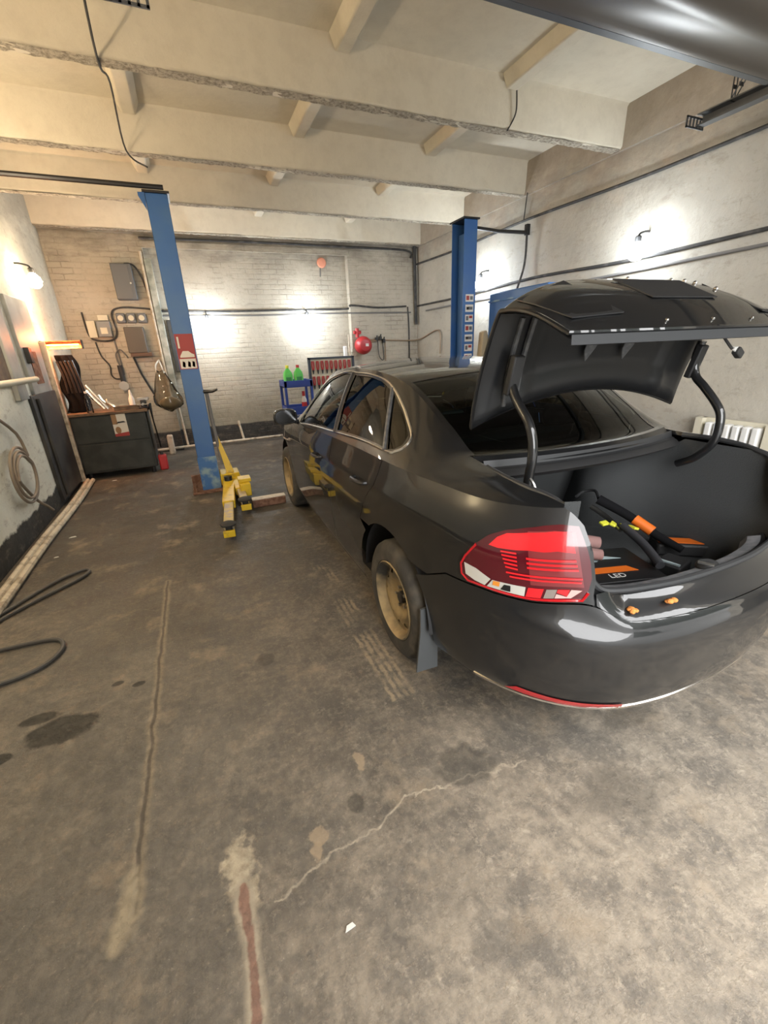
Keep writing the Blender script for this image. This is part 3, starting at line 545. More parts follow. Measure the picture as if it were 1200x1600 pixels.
def car():
    t = thing('sedan_car', 'black four-door saloon car with its boot lid raised', 'car', (XC, 3.0, 0))
    P, D = M['paint'], M['black_plastic']
    for sd in (1, -1):
        # body side: quarter, C-pillar, shoulder, roof rail, A-pillar
        g = G()
        q = [(KR + .115, 11 * TS), (KR + .04, .886), (KR, .83), (KR - .022, .762), (KR - .018, .715)] + SEAM + [LZ(1.30, .70), LZ(1.42, .64), LZ(1.9, .655), LZ(2.135, .655), LZ(2.07, .76), LZ(1.93, .90), (sU(1.89), 11 * TS)]
        panel(g, lower, q, [LIGHT, ARCH_R], side=sd)
        st = [(KR + .115, 0), (sU(1.89), 0), (sU(3.985), 0), (sU(3.985), RS), (KR + .115, RS)]
        panel(g, strip, st, [WIN_F, WIN_R, WIN_Q], side=sd)
        bs = g.build('body_side', P, t)
        for nm, w, gm in (('front_window', WIN_F, 'glass'), ('rear_door_window', WIN_R, 'glass_dark'), ('quarter_window', WIN_Q, 'glass_dark')):
            g = G(); panel(g, strip, w, side=sd, off=-.006, step=.05); g.build(nm, M[gm], t)
        # chrome line round the side windows
        pts = strip(np.array([tuple(v) for v in catmull([Vector(p) for p in CHROME], 5, True)]))
        g = G(); g.tube([(2 * XC - p[0] if sd < 0 else p[0], p[1], p[2]) for p in pts], .0075, 6, closed=True); g.build('window_trim', M['chrome'], t)
        for a, b in (((2.70, .034), (2.80, .415)), ((1.928, .06), (2.168, .384))):
            pp = strip(np.array(dense([ST(*a), ST(*b)], .05, False))); g = G()
            g.tube([(2 * XC - p[0] if sd < 0 else p[0], p[1], p[2]) for p in pp], .012, 6); g.build('window_pillar', M['black_plastic'] if a[0] > 2.5 else M['grey_plastic'], t)
        # doors
        for nm, q in (('rear_door', [LZ(2.715, .275), (sU(2.715), 11 * TS), (sU(1.895), 11 * TS), LZ(1.935, .90), LZ(2.075, .76), LZ(2.14, .655), LZ(2.05, .60), LZ(2.05, .275)]), ('front_door', [LZ(3.98, .30), (sU(3.98), 11 * TS), (sU(2.722), 11 * TS), LZ(2.722, .275), LZ(3.9, .275)])):
            g = G(); panel(g, lower, q, [ARCH_R, ARCH_F], side=sd); dr = g.build(nm, P, t)
            uh = 2.03 if nm == 'rear_door' else 2.92; zh = .885 if nm == 'rear_door' else .84
            pc = lower(np.array([LZ(uh, zh), LZ(uh + .17, zh - .005)])); hx = lambda p, o: (2 * XC - p[0] + o if sd < 0 else p[0] - o)
            g = G(); g.tube([(hx(pc[0], -.005), pc[0][1], pc[0][2]), (hx(pc[0], .028), pc[0][1] + .02, pc[0][2]), (hx(pc[1], .03), pc[1][1] - .02, pc[1][2]), (hx(pc[1], -.005), pc[1][1], pc[1][2])], .011, 8, smooth=4); g.build('handle', M['dark_metal'], dr)
        g = G(); panel(g, lower, [LZ(2.0, .232), LZ(4.1, .215), LZ(4.1, .268), LZ(2.0, .268)], [ARCH_R, ARCH_F], side=sd); g.build('sill', P, t)
        g = G(); panel(g, lower, [LZ(3.99, .25), LZ(4.8, .25), LZ(4.8, .66), LZ(4.9, .72), (sU(4.9), 11 * TS), (sU(3.99), 11 * TS)], [ARCH_F], side=sd)
        panel(g, strip, [(sU(3.99), 0), (sU(4.9), 0), (sU(4.9), RS), (sU(3.99), RS)], side=sd); g.build('fender', P, t)
        # tail light
        g = G(); panel(g, lower, LIGHT, side=sd, off=.004, step=.02, d=.012); tl = g.build('tail_light', M['red_dark'], t)
        def lens(name, poly, m, off=.006):
            g = G(); panel(g, lower, poly, side=sd, off=off, step=.02, d=.012); return g.build(name, m, tl)
        lens('inner_red', [lf(.03, .93), lf(.2, .95), lf(.41, .95), lf(.41, .22), lf(.03, .22)], mat('muted_red_lens', (.20, .030, .034), .14, coat=1.), .005)
        lens('stop_lens', [lf(.07, .94), lf(.2, .94), lf(.41, .93), lf(.58, .95), lf(.66, .92), lf(.735, .83), lf(.66, .74), lf(.52, .70), lf(.41, .70), lf(.3, .69), lf(.2, .71), lf(.07, .69)], M['red_bright'])
        lens('reverse_lens', [lf(.965, .70), lf(.85, .40), lf(.715, .20), lf(.755, .045), lf(.85, .09), lf(.945, .22)], M['clear_lens'])
        lens('clear_cell', [lf(.70, .19), lf(.44, .18), lf(.43, .03), lf(.735, .04)], M['clear_lens'])
        lens('amber_cell', [lf(.69, .185), lf(.635, .185), lf(.635, .10), lf(.69, .10)], M['amber'], .008)
        lens('dark_cell', [lf(.60, .16), lf(.55, .16), lf(.54, .06), lf(.62, .06)], M['dark_metal'], .008)
        lens('fog_lens', [lf(.42, .175), lf(.31, .175), lf(.31, .03), lf(.42, .03)], M['red_bright'])
        lens('clear_corner', [lf(.29, .17), lf(.215, .17), lf(.215, .03), lf(.29, .03)], mat('grey_lens', (.24, .20, .18), .2, coat=1.))
        lens('red_corner', [lf(.21, .17), lf(.125, .17), lf(.125, .06), lf(.21, .12)], M['red_bright'])
        lens('pale_corner', [lf(.115, .17), lf(.035, .17), lf(.09, .03), lf(.21, .03), lf(.21, .10), lf(.125, .05)], mat('pink_lens', (.62, .38, .36), .2, coat=1.))
        for k in range(3): lens('light_bar', [lf(.08, .605 - .062 * k), lf(.44, .605 - .062 * k), lf(.44, .578 - .062 * k), lf(.08, .578 - .062 * k)], M['red_bright'], .008)
        for k in range(5): lens('light_bar', [lf(.51, .665 - .056 * k), lf(.635 - .008 * k, .70 - .058 * k), lf(.635 - .008 * k, .675 - .058 * k), lf(.51, .640 - .056 * k)], M['red_bright'], .008)
        for k in range(2): lens('light_bar', [lf(.06, .36 - .055 * k), lf(.60 - .03 * k, .385 - .06 * k), lf(.60 - .03 * k, .36 - .06 * k), lf(.06, .335 - .055 * k)], M['red_bright'], .008)
        rim_p = lower(np.array(dense(LIGHT[6:18], .015, False))); g = G(); g.tube([(2 * XC - p[0] if sd < 0 else p[0], p[1] - .004, p[2]) for p in rim_p], .006, 6); g.build('lens_rim', M['red_light'], tl)
        # headlight
        g = G(); panel(g, lower, [LZ(4.7, .70), LZ(4.72, .83), LZ(5.0, .76), (_kn[14] - .1, tz(_kn[14], .72) * TS), (_kn[14] - .1, tz(_kn[14], .63) * TS)], side=sd, off=.004); g.build('headlight', M['clear_lens'], t)
        # wheel wells
        for uw in (RW, FW):
            g = G(); x0 = .875 if uw == RW else .86; n = 20
            rows = [[(XC - sd * v, uw + .02 * (uw == RW) + .388 * math.cos(PI * i / n), WZ + .02 + .388 * math.sin(PI * i / n)) for i in range(n + 1)] for v in (x0, .56)]
            g.grid(rows); g.add([(XC - sd * .56, uw + .02 * (uw == RW) + .388 * math.cos(PI * i / n), WZ + .02 + .388 * math.sin(PI * i / n)) for i in range(n + 1)], [tuple(range(n + 1))]); g.build('wheel_well', M['black_plastic'], t)
        # mirror
        g = G(); c = Vector((XC - sd * .955, 3.84, 1.02)); n = 14; rings = []
        for k, (dy, sx, sz) in enumerate(((-.045, .095, .062), (-.03, .105, .07), (.02, .10, .066), (.06, .07, .045), (.075, .02, .015))):
            rings.append([(c.x + sx * math.copysign(abs(math.cos(2 * PI * i / n)) ** .7, math.cos(2 * PI * i / n)), c.y + dy, c.z + sz * math.copysign(abs(math.sin(2 * PI * i / n)) ** .7, math.sin(2 * PI * i / n))) for i in range(n)])
        g.loft(rings); mi = g.build('door_mirror', P, t)
        g = G(); g.loft([[(c.x + .085 * math.copysign(abs(math.cos(2 * PI * i / n)) ** .7, math.cos(2 * PI * i / n)), c.y + y, c.z + .053 * math.copysign(abs(math.sin(2 * PI * i / n)) ** .7, math.sin(2 * PI * i / n))) for i in range(n)] for y in (-.048, -.046)]); g.build('mirror_glass', mat('dim_mirror', (.10, .105, .11), .12, 1.), mi)
        g = G(); g.tube([(XC - sd * .87, 3.86, .965), (XC - sd * .80, 3.86, .955)], .02, 8); g.build('mirror_stalk', D, mi)
        # mud flap behind the rear wheel
        g = G(); y0 = RW - .335; g.prism([(XC - sd * .893, y0 + .02, .45), (XC - sd * .90, y0 + .01, .34), (XC - sd * .912, y0 + .03, .10), (XC - sd * .80, y0 + .03, .095), (XC - sd * .80, y0 + .03, .45)], (0, -.010, 0)); g.build('mud_flap', mat('flap_grey', (.075, .08, .083), .6), t)
    # rear bumper
    half = [(.0, 8. * TS), (_kn[2] - .04, 8. * TS), (KR - .05, .681)] + [(a, b - .006) for a, b in SEAM] + [LZ(1.30, .693), LZ(1.42, .633), LZ(1.5, .6), (sU(1.5), 0.)]
    g = G(); panel(g, lower, half + [(0., 0.)], [ARCH_R], side=1, step=.022); k = len(g.v); panel(g, lower, half + [(0., 0.)], [ARCH_R], side=-1, step=.022)
    rb = g.build('rear_bumper', P, t)
    rc = [(0., 8.04 * TS), (KR - .034, 8.04 * TS), (KR - .03, 8.5 * TS), (KR - .07, 8.9 * TS), (_kn[2] - .02, 9.8 * TS), (_kn[2] - .12, 10. * TS), (0., 10. * TS)]
    g = G(); panel(g, lower, rc, side=1, step=.02, off=-.004); panel(g, lower, rc, side=-1, step=.02, off=-.004); g.build('boot_sill_recess', P, t)
    g = G(); g.tube([tuple(v) for v in lower(np.array([(s, 1.55 * TS) for s in np.linspace(-sU(1.16), sU(1.16), 90)]))], .008, 6); g.build('chrome_strip', M['chrome'], rb)
    for sd in (1, -1):
        a, b = sU(1.03), _kn[2] - .03
        g = G(); panel(g, lower, [(a, 1.8 * TS), (a - .05, 2.25 * TS), (b + .1, 2.2 * TS), (b, 2.15 * TS), (b - .01, 1.75 * TS)], side=sd, off=.004, step=.02); g.build('reflector', M['red_light'], rb)
    g = G()
    pl = lambda s, d_, z: tuple((lambda v, u, nv, nu: (XC - (-1 if s < 0 else 1) * (v - nv * d_), u - nu * d_, z))(*[float(q) for q in plan(np.array([abs(s)]))][:4]))
    ss = np.linspace(-_kn[3] + .05, _kn[3] - .05, 40)
    g.grid([[pl(s, .110, .730) for s in ss], [pl(s, .118, .736) for s in ss], [pl(s, .13, .736) for s in ss], [pl(s, .14, .72) for s in ss]]); g.build('boot_sill', P, t)
    ss = np.linspace(-_kn[2] - .02, _kn[2] + .02, 40)
    for a, b in ((-1., -.30), (-.22, 1.)):
        pass
    g = G(); ss = np.linspace(-_kn[2] - .09, _kn[2] + .09, 44)
    g.grid([[pl(s, .120, .733) for s in ss], [pl(s, .130, .736) for s in ss], [pl(s, .172, .722) for s in ss], [pl(s, .19, .69) for s in ss], [pl(s, .19, .5) for s in ss]]); bt = g.build('boot_sill_trim', mat('scuffed_sill_plastic', (.13, .135, .145), .42, col2=(.20, .20, .21), scale=30, bump=.15), t)
    g = G(); cx, cy, cz = pl(-.02, .155, .742); g.ball((cx, cy, cz - .012), .045, (1.05, .8, .5)); g.build('latch', D, t)
    g = G(); g.box((cx - .05, cy - .02, cz + .018), (.012, .05, .006), Matrix.Rotation(.5, 3, 'Z')); g.build('striker', M['steel'], t)
    # small details on bumper
    for x, y in ((.02, 0), (.30, 0)):
        pass
    # front bumper and hood
    fs = [(sU(4.81), 0), (SMAX, 0), (SMAX, 11 * TS), (_kn[14], 11 * TS), (_kn[14] - .09, tz(_kn[14], .70) * TS), (_kn[14] - .09, tz(_kn[14], .62) * TS), LZ(4.81, .655)]
    g = G(); panel(g, lower, fs, [ARCH_F], side=1); panel(g, lower, fs, [ARCH_F], side=-1); 
    for sd in (1, -1): panel(g, strip, [(sU(4.9), 0), (SMAX - .02, 0), (SMAX - .02, RS), (sU(4.9), RS)], side=sd, step=.05)
    g.build('front_bumper', P, t)
    g = G(); panel(g, lower, [(SMAX - .40, 3.5 * TS), (SMAX, 3.5 * TS), (SMAX, 9 * TS), (SMAX - .40, 9 * TS)], side=1, off=.004); panel(g, lower, [(SMAX - .40, 3.5 * TS), (SMAX, 3.5 * TS), (SMAX, 9 * TS), (SMAX - .40, 9 * TS)], side=-1, off=.004); g.build('grille', D, t)
    g = G(); panel(g, top, [(sU(4.05), -WS), (sU(4.05), WS), (SMAX - .05, WS), (SMAX - .05, -WS)], step=.06); g.build('hood', P, t)
    g = G(); panel(g, top, [(sU(3.93), -WS), (sU(3.93), WS), (sU(4.05), WS), (sU(4.05), -WS)], step=.06, off=-.01); g.build('cowl', D, t)
    g = G(); panel(g, top, [(sU(3.06), -.95 * WS), (sU(3.06), .95 * WS), (sU(3.93), .95 * WS), (sU(3.93), -.95 * WS)], step=.06, off=-.002); g.build('windscreen', M['clear_glass'], t)
    g = G(); panel(g, top, [(sU(1.515), -.955 * WS), (sU(1.515), .955 * WS), (sU(2.08), .95 * WS), (sU(2.08), -.95 * WS)], step=.05, off=-.002); rw = g.build('rear_window', M['glass'], t)
    g = G(); panel(g, top, [(sU(2.085), -WS), (sU(2.085), WS), (sU(3.055), WS), (sU(3.055), -WS)], step=.06)
    for sd in (1, -1):
        for u0, u1 in ((1.505, 2.09), (3.05, 3.985)):
            panel(g, top, [(sU(u0), .952 * WS * sd), (sU(u0), WS * sd), (sU(u1), WS * sd), (sU(u1), .952 * WS * sd)], step=.05)
    g.build('roof', P, t)
    g = G(); panel(g, top, [(sU(2.0), -.93 * WS), (sU(2.0), .93 * WS), (sU(3.1), .93 * WS), (sU(3.1), -.93 * WS)], step=.09, off=.035, flip=True); g.build('headliner', M['headliner'], t)
    # rubber channel and painted strip under the rear window
    def chan(u_c, bow, rows, name, m):
        g = G(); ws = np.linspace(-1, 1, 41); g.grid([[(XC - v * w, u_c - bow * (1 - w * w) + du, z) for w in ws] for v, du, z in rows]); g.build(name, m, t)
    chan(1.512, .10, ((.575, .015, 1.098), (.60, -.01, 1.098), (.60, -.03, 1.082), (.60, -.05, 1.07)), 'window_base_panel', P)
    chan(1.465, .075, ((.585, 0, 1.062), (.585, -.004, 1.083), (.585, -.016, 1.088), (.585, -.024, 1.06), (.585, -.04, 1.056)), 'gutter_seal', M['seal'])
    chan(1.435, .06, ((.58, 0, 1.058), (.58, -.025, 1.05), (.58, -.05, 1.03), (.58, 0, 1.0)), 'gutter_rail', M['black_plastic'])
    # boot opening seal
    K = [(.60, 1.40, 1.074), (.625, 1.28, 1.074), (.626, 1.15, 1.066), (.605, 1.06, 1.055), (.592, 1.0, 1.035), (.568, .965, .96), (.550, .925, .87), (.538, .893, .80), (.51, .872, .762), (.46, .855, .750), (.36, .832, .746), (.2, .808, .744), (0, .80, .744)]
    ring = [(XC - v, u, z) for v, u, z in K] + [(XC + v, u, z) for v, u, z in K[::-1][1:]]
    g = G(); g.tube(ring, .012, 8, smooth=5); g.build('boot_seal', M['seal'], t)
    # painted return between the corner and the seal
    for sd in (1, -1):
        g = G(); zz = np.linspace(.70, 1.048, 10); kk = sorted([(k[2], k[0], k[1]) for k in K[4:10]]); kz, kv, ku = zip(*kk)
        A = lower(np.array([(KR - .02 + .135 * max(0, (z - .80) / .245) ** 1.2, SZ(KR, z)[1]) for z in zz]))
        g.grid([[(p[0] if sd > 0 else 2 * XC - p[0], p[1], p[2]) for p in A], [(XC - sd * float(np.interp(z, kz, kv)), float(np.interp(z, kz, ku)) + .004, z) for z in zz]])
        ed = edge(np.linspace(KR + .115, sU(1.45), 14)); sl = [(v, u, z) for v, u, z in K[:5]][::-1]; su = [q[1] for q in sl]
        g.grid([[(XC - sd * v, u, z) for v, u, z in ed], [(XC - sd * float(np.interp(u, su, [q[0] for q in sl])), u, float(np.interp(u, su, [q[2] for q in sl])) - .006) for v, u, z in ed]])
        g.build('boot_jamb', P, t)
    # boot interior
    g = G(); g.bb((XC - .62, .92, .47), (XC + .62, 2.12, .50)); g.build('boot_floor', M['carpet'], t)
    for sd in (1, -1):
        g = G(); us = np.linspace(.90, 2.1, 16); rows = []
        for z, v in ((1.055, .60), (.98, .605), (.85, .60), (.68, .575), (.50, .54)):
            rows.append([(XC - sd * (v - (.05 if u < .96 else 0) - .17 * math.exp(-((u - 1.78) / .2) ** 2) * (1 if z < .9 else .35)), max(u, .90 + (.06 if z > .9 else 0)), min(z, 1.0 if u > 1.45 else 9)) for u in us])
        g.grid(rows); g.build('boot_side_trim', M['carpet'], t)
    g = G(); g.add([(XC - .62, 2.05, .49), (XC + .62, 2.05, .49), (XC + .62, 1.93, 1.01), (XC - .62, 1.93, 1.01)], [(0, 1, 2, 3)]); g.build('rear_seat_back_panel', M['carpet'], t)
    g = G(); g.bb((XC - .64, 1.44, 1.005), (XC + .64, 2.05, 1.03)); g.build('parcel_shelf', M['black_cloth'], t)
    # floor pan and cabin
    g = G(); g.prism([(XC - .52, .95, .28), (XC + .52, .95, .28), (XC + .72, 1.38, .28), (XC - .72, 1.38, .28)], (0, 0, .18)); g.bb((XC - .56, 1.36, .21), (XC + .56, 2.15, .47)); g.bb((XC - .80, 2.15, .20), (XC + .80, 4.0, .30)); g.bb((XC - .55, 4.0, .22), (XC + .55, 4.95, .8)); g.build('floor_pan', D, t)
    for v in (.38, -.38):
        g = G(); g.box((XC + v, 2.98, .50), (.50, .52, .16)); g.box((XC + v, 2.70, .84), (.46, .14, .62), Matrix.Rotation(.18, 3, 'X')); g.box((XC + v, 2.62, 1.23), (.26, .09, .17), Matrix.Rotation(.12, 3, 'X')); g.build('front_seat', M['leather'], t, bevel=.04)
    g = G(); g.box((XC, 2.35, .50), (1.3, .46, .16)); g.box((XC, 2.10, .80), (1.3, .15, .55), Matrix.Rotation(.2, 3, 'X'))
    for v in (-.4, .4): g.box((XC + v, 2.02, 1.13), (.26, .09, .14), Matrix.Rotation(.15, 3, 'X'))
    g.build('rear_seat', M['leather'], t, bevel=.04)
    g = G(); g.bb((XC - .74, 3.55, .62), (XC + .74, 4.0, .96)); g.build('dashboard', D, t, bevel=.05)
    g = G(); c = Vector((XC - .38, 3.42, .92)); ax = Vector((0, -.85, .5)).normalized(); rr, _ = g.ring(c, ax, .18, 28); g.tube(rr, .014, 6, closed=True); g.tube([c, c - ax * .25], .03); g.tube([rr[0], rr[14]], .016, 6); g.build('steering_wheel', D, t)
    # wheels
    w0 = None
    for sd, uw in ((1, RW), (1, FW), (-1, RW), (-1, FW)):
        xo = XC - sd * .895 if False else XC - sd * .868; cen = Vector((XC - sd * .793, uw, WZ)); ax = Vector((-sd, 0, 0))
        g = G(); prof = [(.205, -.09), (.215, -.10), (.285, -.10), (.308, -.085), (.315, -.06), (.315, .06), (.308, .082), (.285, .098), (.25, .104), (.215, .098), (.205, .085), (.205, -.09)]
        g.lathe(prof, cen, ax, 48, caps=False); wl = g.build('wheel', M['tyre'], t)
        g = G(); g.lathe([(.206, -.09), (.19, -.07), (.18, 0), (.183, .05), (.197, .075), (.206, .092), (.211, .098), (.204, .102), (.194, .085), (.178, .055)], cen, ax, 48, caps=False)
        a = ax; b = Vector((0, 1, 0)); cc = Vector((0, 0, 1))
        def dish(q):
            q = np.atleast_2d(q); r = np.hypot(q[:, 0], q[:, 1]); h = np.interp(r, [0, .03, .05, .085, .115, .145, .165, .18], [.02, .02, .035, .04, .06, .062, .05, .055])
            return np.stack([cen.x + a.x * h, cen.y + q[:, 0], cen.z + q[:, 1]], 1)
        holes = [[(.147 * math.cos(2 * PI * k / 12) + .013 * math.cos(2 * PI * i / 10), .147 * math.sin(2 * PI * k / 12) + .013 * math.sin(2 * PI * i / 10)) for i in range(10)] for k in range(12)]
        g2 = G(); outer = [(.18 * math.cos(2 * PI * i / 48), .18 * math.sin(2 * PI * i / 48)) for i in range(48)]
        panel(g2, dish, outer, holes, step=.012, d=.03)
        g.add(g2.v, g2.f); g.build('steel_rim', M['rim'], wl, recalc=False)
        g = G(); g.lathe([(.001, .055), (.028, .055), (.033, .045), (.034, .02)], cen, ax, 20)
        g.build('hub_cap', M['dark_metal'], wl)
        for k in range(5):
            g = G(); p = cen + Vector((0, .056 * math.cos(2 * PI * k / 5), .056 * math.sin(2 * PI * k / 5))); g.cyl(p + ax * .03, p + ax * .052, .0095, n=6); g.build('wheel_bolt', M['steel'], wl)
        g = G(); g.cyl(cen - ax * .1, cen + ax * .0, .15, n=24); g.build('brake_drum', M['dark_metal'], wl)
    # ---- raised boot lid, modelled open: inner side faces the camera
    lid_f = lambda a: Vector((XC - .615 * a, 1.505 - .0 * (1 - a * a), 1.222 + .115 * (1 - a * a)))
    lid_l = lambda a: Vector((XC - .61 * a, 1.36 - .03 * (1 - a * a), 1.655 + .105 * (1 - abs(a) ** 4.5)))
    lid_b = lambda a: Vector((XC - .605 * a, 1.035 - .075 * (1 - a * a), 1.568))
    A = np.linspace(-1, 1, 37)
    def prof(a, q):
        f, l, b = lid_f(a), lid_l(a), lid_b(a); up = Vector((0, .34, .94)); m1 = (f + l) / 2 + Vector((0, .02, .005)); l1 = l - (l - f).normalized() * .03 + Vector((0, .004, 0)); l2 = l + (b - l).normalized() * .035 + Vector((0, 0, .006)); m2 = (l + b) / 2 + Vector((0, -.005, .022))
        P_ = catmull([f, (f + m1) / 2 + Vector((0, .006, 0)), m1, l1, l2, m2, b], 5); k = q * (len(P_) - 1); i = min(int(k), len(P_) - 2); return P_[i].lerp(P_[i + 1], k - i)
    Q = np.linspace(0, 1, 31)
    def inner_off(a, q):
        p = prof(a, q); e = prof(a, min(q + .02, 1)) - prof(a, max(q - .02, 0)); n = e.cross(Vector((1, 0, 0))).normalized()
        if n.y > 0 and q < .55: n = -n
        if q >= .55 and n.z > 0: n = -n
        return p, n
    g = G(); g.grid([[prof(a, q) for q in Q] for a in A]); lid = g.build('boot_lid', P, t, sharp=60)
    tag(lid, 'raised black boot lid, inner side showing')
    g = G(); rows = []
    for a in A:
        row = []
        for q in Q:
            p, n = inner_off(a, q); bd = min((1 - abs(a)) * .6 / .045, q / .06, (1 - q) / .05); k = min(1, max(0, bd)); k = k * k * (3 - 2 * k)
            rec = max(0, min(1, (min((.86 - abs(a)) * 6, (q - .12) * 14, (.50 - q) * 14)))) ; rec2 = max(0, min(1, min((.9 - abs(a)) * 8, (q - .62) * 14, (.93 - q) * 14)))
            rib = .014 * math.exp(-((abs(a) - .68) / .05) ** 2) if q < .55 else 0
            row.append(p + n * (.010 + .028 * k - .018 * rec - .016 * rec2 + rib * k))
        rows.append(row)
    g.grid(rows); g.build('inner_panel', mat('lid_inner_black', (.011, .0115, .0125), .36, spec=.45), lid, sharp=60)
    # edge flange
    g = G(); loop = [prof(a, 0) for a in A] + [prof(1, q) for q in Q[1:]] + [prof(a, 1) for a in A[::-1][1:]] + [prof(-1, q) for q in Q[::-1][1:-1]]
    g.tube(loop, .0085, 8, closed=True); g.build('lid_edge', P, lid)
    g = G(); g.grid([[lid_b(a) + Vector((0, 0, -.004)) for a in A], [lid_b(a) + Vector((0, -.012, -.006)) for a in A], [lid_b(a) + Vector((0, -.014, -.034)) for a in A], [lid_b(a) + Vector((0, .005, -.036)) for a in A]]); g.build('lip_bar', M['lipgrey'], lid)
    for a, q in ((.38, .955), (.03, .955), (-.35, .955)):
        p, n = inner_off(a, q); g = G(); g.ball(p - n * .003, .0065, (1, 1, 1), 8, 6); g.build('fastener', M['chrome'], lid)
    for sd in (1, -1):                                             # empty lamp recesses in the rear face
        g = G(); P4 = [(.62, .66), (.93, .66), (.95, .80), (.90, .92), (.60, .92)]; pp = [inner_off(sd * a, q) for a, q in P4]
        g.prism([p - n * .004 for p, n in pp], -sum((n for p, n in pp), Vector()) / 5 * .004); g.build('lamp_recess', M['black_plastic'], lid)
    pp = [inner_off(a, q) for a, q in ((.3, .70), (-.3, .70), (-.28, .86), (.28, .86))]; g = G(); g.prism([p - n * .004 for p, n in pp], -pp[0][1] * .004); g.build('plate_recess', M['black_plastic'], lid)
    for a, q in ((.12, .66), (-.28, .66), (-.46, .62), (-.47, .70), (-.50, .78)):
        p, n = inner_off(a, q); g = G(); g.ball(p - n * .003, .009, (.7, 1, 1), 8, 6); g.build('fastener', M['steel'], lid)
    for a in (.16, -.2):                                           # pale pressed tongues
        p, n = inner_off(a, .40); p2, n2 = inner_off(a, .22); ex = Vector((1, 0, 0)); g = G()
        d = (p2 - p); base = p + n * .034
        g.prism([base - ex * .03, base + ex * .035, base + ex * .03 + d * .6, base + d, base - ex * .03 + d * .7], n * .006); g.build('pressed_tongue', M['grey_plastic'], lid, bevel=.003)
    for a in (.84, .74):                                           # pressed ridges along the side
        pts = [(lambda pn: pn[0] + pn[1] * .036)(inner_off(a - .1 * (.45 - q) , q)) for q in np.linspace(.08, .46, 9)]
        g = G(); g.tube(pts, .011, 8); g.build('pressed_ridge', M['grey_plastic'], lid)
    for sd in (1, -1):                                             # goosenecks
        if sd > 0: pts = [(1.13, 1.25, .93), (1.13, 1.245, 1.05), (1.13, 1.235, 1.13), (1.13, 1.24, 1.20), (1.13, 1.27, 1.265), (1.13, 1.315, 1.31), (1.13, 1.36, 1.36), (1.13, 1.385, 1.42), (1.13, 1.37, 1.50)]
        else: pts = [(2.19, 1.36, .94), (2.19, 1.29, .98), (2.19, 1.235, 1.04), (2.19, 1.21, 1.09), (2.19, 1.205, 1.15), (2.19, 1.215, 1.21), (2.19, 1.255, 1.265), (2.19, 1.31, 1.32), (2.19, 1.36, 1.37), (2.19, 1.375, 1.45), (2.19, 1.36, 1.52)]
        g = G(); g.tube(pts, .0185, 10, smooth=5); g.build('hinge_arm', P, t)
        x = pts[0][0]; g = G(); g.box((x, 1.37, 1.43), (.05, .03, .15), Matrix.Rotation(.25, 3, 'X')); g.build('hinge_plate', D, t, bevel=.006)
        if sd > 0:
            g = G(); rr, _ = g.ring((1.10, 1.22, 1.03), (1, 0, .2), .05, 24); g.tube(rr[2:18], .006, 6); g.build('hinge_spring', M['steel'], t)
    g = G(); p = Vector((2.285, 1.30, 1.50)); g.tube([p + Vector((-.02, .04, .06)), p, p + Vector((.015, -.01, -.02))], .006, 6, smooth=4)
    g.build('wiring_loom', M['cable'], t)
    g = G(); 
    for k in range(3): g.tube([p + Vector((.012, -.01, -.015)), p + Vector((.05 + .006 * k, -.01, -.035 + .01 * k))], .0045, 6)
    g.build('loom_wire', M['white'], t)
    g = G(); g.box(p + Vector((.065, -.01, -.038)), (.05, .03, .035), Matrix.Rotation(.6, 3, 'Y')); g.build('plug', M['cable'], t, bevel=.006)
    return t
CAR = car()

